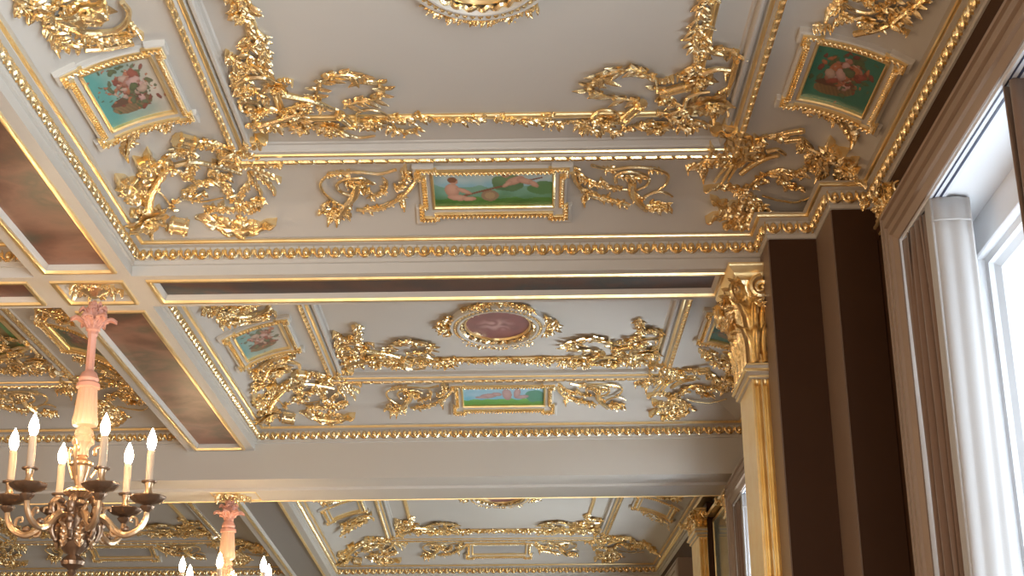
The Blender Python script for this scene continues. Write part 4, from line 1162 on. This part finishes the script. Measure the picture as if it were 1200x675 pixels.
# framed pictures on the coves
fcart = lambda u, v: art_cart(u*2.4, v)
fbath = lambda u, v: art_bath(u*2.4, v)
grey = lambda u, v: lerp3((.42, .40, .38), (.36, .35, .34), noise.noise(Vector((u*3, v*3, 1)))+.5)
GF = 'small landscapes framed on the far coves'
XA = (-.487, .262, 6.425, 6.84, -.395, .171, 6.485, 6.740)
def shifted(dx, dy): return lambda x, y, h: MAPA(x-dx, y-dy, h)+Vector((dx, dy, 0))
MAPB = shifted(0, dB); MAPC = shifted(0, dC)
def far_pic(dx, dy, lab, fn, skew=False, res=(140, 56)):
    a = list(XA); a = [a[0]+dx, a[1]+dx, a[2]+dy, a[3]+dy, a[4]+dx, a[5]+dx, a[6]+dy, a[7]+dy]
    o = picture_frame(*a, shifted(dx, dy), lab, GF, fn, e=.026, l=.10, res=res)
    if skew: skewC(o)
    return o
far_pic(0, 0, 'gilt-framed painting of two bare children with a cart in a meadow, on the nearest coffer', fcart)
far_pic(0, dB, 'gilt-framed painting of children by blue water, on the middle coffer', fbath)
far_pic(0, dC, 'gilt frame round a plain grey field, on the farthest coffer', grey, True, (10, 6))
far_pic(LSH, dB, 'gilt-framed small painting on the far cove of the left-hand middle coffer', fbath, False, (60, 24))
far_pic(LSH, dC, 'dim gilt frame on the farthest left-hand coffer, behind the near chandelier', grey, True, (10, 6))
def side_pic(dx, dy, side, lab, fn, skew=False, res=(100, 120)):
    if side == 'L': a = (-1.795, -1.365, 5.225, 5.915, -1.712, -1.448, 5.305, 5.790)
    else: a = (1.102, 1.536, 5.195, 5.845, 1.192, 1.456, 5.270, 5.735)
    a = [a[0]+dx, a[1]+dx, a[2]+dy, a[3]+dy, a[4]+dx, a[5]+dx, a[6]+dy, a[7]+dy]
    base = shifted(dx, dy) if not (8 < a[2] < 9.3) else (lambda x, y, h: MAPA(x-dx, 5.5+(y-dy-5.5)*.6, h)*1.0+Vector((dx, y-(5.5+(y-dy-5.5)*.6), 0)))
    o = picture_frame(*a, base, lab, 'flower paintings framed on the side coves', fn, e=.020, l=.085, res=res)
    if skew: skewC(o)
    return o
TEAL = (.045, .25, .21)
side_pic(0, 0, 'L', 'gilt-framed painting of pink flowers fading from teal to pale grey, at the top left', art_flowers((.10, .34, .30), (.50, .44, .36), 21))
side_pic(0, 0, 'R', 'gilt-framed painting of a flower basket on dark green, at the top right', art_flowers((.035, .20, .13), (.03, .15, .11), 33, False))
side_pic(0, PB, 'L', 'gilt-framed painting of pale pink flowers, left side of the middle coffer', art_flowers((.14, .32, .30), (.48, .43, .37), 45))
side_pic(0, PB, 'R', 'dark teal flower painting half hidden by the capital of the gilded pilaster', art_flowers((.03, .16, .13), (.03, .13, .10), 51))
side_pic(0, PC, 'L', 'gilt frame with a grey field on the left side of the farthest coffer', grey, True, (8, 8))
side_pic(0, PC, 'R', 'gilt frame with a grey field on the right side of the farthest coffer', grey, True, (8, 8))
side_pic(LSH, PB, 'R', 'dark green painting in a gilt frame behind the stem of the near chandelier', art_flowers((.05, .11, .07), (.04, .09, .06), 63))

GM = 'round medallions at the coffer centres'
medallion(-.130, 4.745, 'round gilt-rimmed medallion at the centre of the nearest coffer, cut by the top edge', GM)
medallion(-.130, 8.90, 'round mauve relief painting with a gilt rim at the centre of the middle coffer', GM)
skewC(medallion(-.130, 13.95, 'sliver of a gilt-rimmed medallion in the farthest coffer, under the deep beam', GM))

# octagonal painting of the left-hand middle coffer
t = thing('framed_painting', (-4.14, 8.93, 2.975), 'olive-brown eight-sided ceiling painting with a green border, at the left edge', 'painting')
hx, hy, ch = 1.01, .72, .46
oc = [(-hx, -hy+ch), (-hx+ch, -hy), (hx-ch, -hy), (hx, -hy+ch), (hx, hy-ch), (hx-ch, hy), (-hx+ch, hy), (-hx, hy-ch)]
oc = [(x-4.14, y+8.93) for x, y in oc]; D = lambda x, y, h: Vector((x, y, 2.975-h))
mb = MB(); sweep(mb, oc, [(-.03, 0), (-.03, .03), (0, .03), (.0, .012)], D); mb.build('gilt_frame', M['goldsmooth'], t, smooth=30)
mb = MB(); sweep(mb, oc, [(.0, .012), (.05, .012)], D); mb.build('green_border', M['green'], t, smooth=False)
mb = MB(); v_ = offs(oc); mb.poly([D(p[0]+a.x*.05, p[1]+a.y*.05, .011) for p, a in zip(oc, v_)]); mb.build('canvas', M['art_olive'], t, smooth=False)

# ================================================================ CHANDELIERS
def rose(cx, cy, z, label, sx=1.0):
    t = thing('ceiling_rose', (cx, cy, z), label, 'ceiling rose', 'gilt leaf roses over the chandeliers'); rnd = random.Random(4)
    D = lambda x, y, h: Vector((x, y, z-h))
    mb = MB(); mb.lathe([(.0, z+.005), (.075, z+.002), (.07, z-.018), (.035, z-.035), (.02, z-.05), (.0, z-.05)], cx, cy, 18); mb.build('boss', M['gold'], t)
    for k in range(10):
        a = 2*PI*k/10+.2; mb = MB(); r = .125 if k % 2 else .145
        o_leaf(mb, (cx+.03*math.cos(a), cy+.03*math.sin(a)), (cx+r*math.cos(a)*sx, cy+r*math.sin(a)), .075, D, rnd); mb.build('acanthus_leaf', M['gold'], t)
    return t
def chandelier(cx, cy, zt, phi, label, drop=0.0, top=2.6):
    """zt: underside of the beam it hangs from; arms start at angle phi"""
    t = thing('chandelier', (cx, cy, zt-1.40), label, 'chandelier', 'six-armed chandeliers hanging from the beam crossings')
    z = lambda a: zt-2.6+a-(drop*max(0, min(1, (a-2.19)/.18)))
    L = lambda nm, prof, m, **k: (lambda mb: (mb.lathe([(r, z(h)) for r, h in prof], cx, cy, **k), mb.build(nm, m, t, smooth=35))[1])(MB())
    L('hook_rod', [(.006, 2.565-(2.60-top)+drop), (.009, 2.56-(2.60-top)+drop), (.009, 2.50), (.014, 2.49), (.014, 2.47)], M['brass'], n=8)
    L('leafy_crown', [(.0, 2.50), (.018, 2.49), (.030, 2.46), (.022, 2.43), (.034, 2.42), (.036, 2.405), (.024, 2.395)], M['pink'], n=16)
    rnd = random.Random(8)
    for tier, (cnt, r0, rr, h0, hh, ww) in enumerate(((6, .020, .095, 2.405, .060, .040), (5, .016, .060, 2.43, .085, .034), (4, .010, .026, 2.46, .085, .026))):
        for k in range(cnt):
            a = 2*PI*k/cnt+.3+tier*.6; mb = MB(); ca, sa = math.cos(a), math.sin(a)
            rows = []
            for i in range(12):
                s = i/11; r = r0+rr*s**1.4; h = h0+hh*math.sin(PI*.62*s)-.012*max(0, s-.8)*5; wd = ww*math.sin(PI*(.12+.84*s))*(1-.4*abs(math.cos(PI*s*4))**2)
                rows.append([Vector((cx+r*ca-q*wd*sa, cy+r*sa+q*wd*ca, z(h+.012*(1-abs(q))+.004*math.cos(q*9)))) for q in (-1, -.66, -.33, 0, .33, .66, 1)])
            mb.quad_grid(rows); o = mb.build('crown_leaf', M['pink'], t); md = o.modifiers.new('thickness', 'SOLIDIFY'); md.thickness = .007
    L('stem', [(.024, 2.40), (.026, 2.38), (.020, 2.37), (.021, 2.19), (.027, 2.18)], M['pink'], n=24, flute=8, amp=.06)
    L('cap', [(.020, 2.195), (.038, 2.18), (.050, 2.15), (.046, 2.135), (.056, 2.125), (.058, 2.105), (.046, 2.10)], M['pink'], n=24)
    L('fluted_bell', [(.044, 2.105), (.046, 2.09), (.055, 1.97), (.062, 1.925), (.056, 1.912), (.03, 1.905)], M['peach'], n=48, flute=16, amp=.035)
    L('pearl_neck', [(.020, 1.91), (.026, 1.90), (.040, 1.885), (.044, 1.868), (.030, 1.858), (.048, 1.842), (.052, 1.825), (.034, 1.812), (.026, 1.79), (.030, 1.76)], M['peach'], n=30, flute=10, amp=.10)
    L('urn', [(.018, 1.77), (.026, 1.745), (.056, 1.725), (.058, 1.715), (.046, 1.705), (.036, 1.66), (.020, 1.61), (.024, 1.60)], M['brass'], n=24)
    for k in range(3):
        a = 2*PI*k/3+phi+.4; ca, sa = math.cos(a), math.sin(a); mb = MB()
        P = [(.050, 1.655), (.070, 1.69), (.092, 1.74), (.098, 1.785), (.082, 1.812), (.060, 1.80), (.058, 1.778), (.070, 1.772)]
        mb.tube3([(cx+r*ca, cy+r*sa, z(h)) for r, h in [(p.x, p.y) for p in crom(P, 5)]], .0085, n=7)
        P = [(.092, 1.79), (.104, 1.815), (.118, 1.822)]; mb.tube3([(cx+r*ca, cy+r*sa, z(h)) for r, h in P], [.008, .009, .003], n=6)
        mb.build('scroll_bracket', M['brass'], t)
    L('ribbed_disc', [(.022, 1.605), (.040, 1.60), (.066, 1.588), (.070, 1.578), (.058, 1.566), (.040, 1.555), (.026, 1.548)], M['brass'], n=48, flute=16, amp=.06)
    L('body', [(.024, 1.55), (.040, 1.54), (.046, 1.52), (.034, 1.505), (.048, 1.49), (.075, 1.47), (.082, 1.44), (.074, 1.41), (.080, 1.385), (.084, 1.36), (.072, 1.325), (.048, 1.295), (.028, 1.28), (.024, 1.272)], M['bronze'], n=30, flute=6, amp=.03)
    for k in range(6):
        a = phi+2*PI*k/6; mb = MB(); rr_ = random.Random(k)
        BD = lambda u_, v_, h_, a=a: Vector((cx+(.080+h_*.8)*math.cos(a+u_/.082), cy+(.080+h_*.8)*math.sin(a+u_/.082), z(v_)))
        o_leaf(mb, (0, 1.30), (0, 1.43), .075, BD, rr_); mb.build('body_leaf', M['brass'], t)
    L('finial', [(.022, 1.278), (.044, 1.262), (.056, 1.245), (.052, 1.228), (.030, 1.215), (.018, 1.205), (.022, 1.195), (.012, 1.18), (.002, 1.165)], M['bronze'], n=36, flute=12, amp=.05)
    for k in range(6):
        a = phi+2*PI*k/6; ca, sa = math.cos(a), math.sin(a)
        PT = lambda r, h: (cx+r*ca, cy+r*sa, z(h))
        # mask drop between the arms
        b = a+PI/6; cb, sb = math.cos(b), math.sin(b); mb = MB()
        Q = [(.068, 1.53), (.100, 1.535), (.120, 1.50), (.108, 1.455), (.116, 1.40), (.102, 1.355), (.080, 1.34)]
        mb.tube3([(cx+p.x*cb, cy+p.x*sb, z(p.y)) for p in crom(Q, 4)], [v*1.25 for v in (.011, .012, .013, .014, .015, .016, .017, .018, .018, .017, .016, .015, .015, .016, .016, .015, .014, .013, .012, .011, .010, .009, .008, .007, .006)], n=9)
        for (r, h, s) in ((.122, 1.505, .021), (.128, 1.475, .015), (.124, 1.43, .020), (.116, 1.385, .016), (.092, 1.345, .014)): mb.ell((cx+r*cb, cy+r*sb, z(h)), (Vector((s, 0, 0)), Vector((0, s, 0)), Vector((0, 0, s*1.2))), n=7, m=5)
        mb.build('figure_bracket', M['bronze'], t)
        mb = MB(); P = [(.055, 1.455), (.10, 1.475), (.145, 1.455), (.185, 1.415), (.235, 1.395), (.290, 1.415), (.325, 1.465), (.333, 1.52)]
        P = [(r_, h_-.022*min(1, r_/.2)) for r_, h_ in P]; C = crom(P, 6); n = len(C); mb.tube3([PT(p.x, p.y) for p in C], [.021-.008*i/(n-1) for i in range(n)], n=8)
        for P in ([(.185, 1.415), (.165, 1.385), (.185, 1.365), (.205, 1.380), (.195, 1.395)], [(.290, 1.415), (.285, 1.45), (.262, 1.458), (.256, 1.44), (.268, 1.435)], [(.12, 1.47), (.13, 1.50), (.155, 1.505), (.16, 1.485)]):
            C = crom(P, 5); mb.tube3([PT(p.x, p.y) for p in C], [.009-.005*i/(len(C)-1) for i in range(len(C))], n=6)
        arm = mb.build('arm', M['brass'], t)
        for (r_, h_, s_) in ((.10, 1.478, .024), (.235, 1.402, .018), (.333, 1.515, .021)):
            mb = MB(); mb.ell(PT(r_, h_), (Vector((s_*ca, s_*sa, 0))*1.2, Vector((-s_*sa, s_*ca, 0)), Vector((0, 0, s_*.9))), n=8, m=5)
            mb.build('leaf_knop', M['bronze'], arm)
        z0_ = z; z = lambda a, z0_=z0_: z0_(a-.022)
        px, py = cx+.333*ca, cy+.333*sa
        mb = MB(); mb.lathe([(r, z(h)) for r, h in ((.010, 1.50), (.020, 1.512), (.030, 1.522), (.034, 1.532), (.022, 1.540), (.036, 1.546), (.060, 1.552), (.078, 1.564), (.086, 1.576), (.082, 1.582), (.060, 1.570), (.040, 1.568), (.018, 1.578))], px, py, 36, 9, .05)
        mb.build('drip_pan', M['bronze'], t, smooth=35)
        mb = MB(); mb.lathe([(r, z(h)) for r, h in ((.014, 1.57), (.024, 1.585), (.020, 1.60), (.015, 1.615), (.019, 1.638), (.022, 1.65))], px, py, 16)
        mb.build('candle_socket', M['brass'], t, smooth=35)
        mb = MB(); mb.lathe([(r, z(h)) for r, h in ((.020, 1.648), (.036, 1.650), (.038, 1.657), (.030, 1.660), (.019, 1.660))], px, py, 20); mb.build('drip_ring', M['bronze'], t, smooth=35)
        mb = MB(); mb.lathe([(r, z(h)) for r, h in ((.0185, 1.655), (.0185, 1.805), (.015, 1.811), (.010, 1.811))], px, py, 14); cd = mb.build('candle', M['candle'], t, smooth=35)
        mb = MB(); mb.lathe([(r, z(h)) for r, h in ((.010, 1.809), (.018, 1.824), (.0235, 1.845), (.0225, 1.864), (.016, 1.887), (.008, 1.906), (.001, 1.922))], px, py, 12); mb.build('bulb', M['bulb'], cd, smooth=60); z = z0_
    return t
rose(-2.15, 7.235, 2.63, 'gilt leaf rose above the near chandelier at the beam crossing', 1.0)
rose(-2.15, 11.13, 2.388, 'flat gilt leaf rose above the second chandelier on the deep beam', 1.0)
ch1 = chandelier(-2.14, 7.235, 2.6, math.radians(3), 'large bronze chandelier with six lit candle bulbs on a salmon stem, lower left')
ch2 = chandelier(-2.15, 11.06, 2.6, math.radians(33), 'farther chandelier on a short salmon stem, cut off by the bottom edge', .215, 2.39)
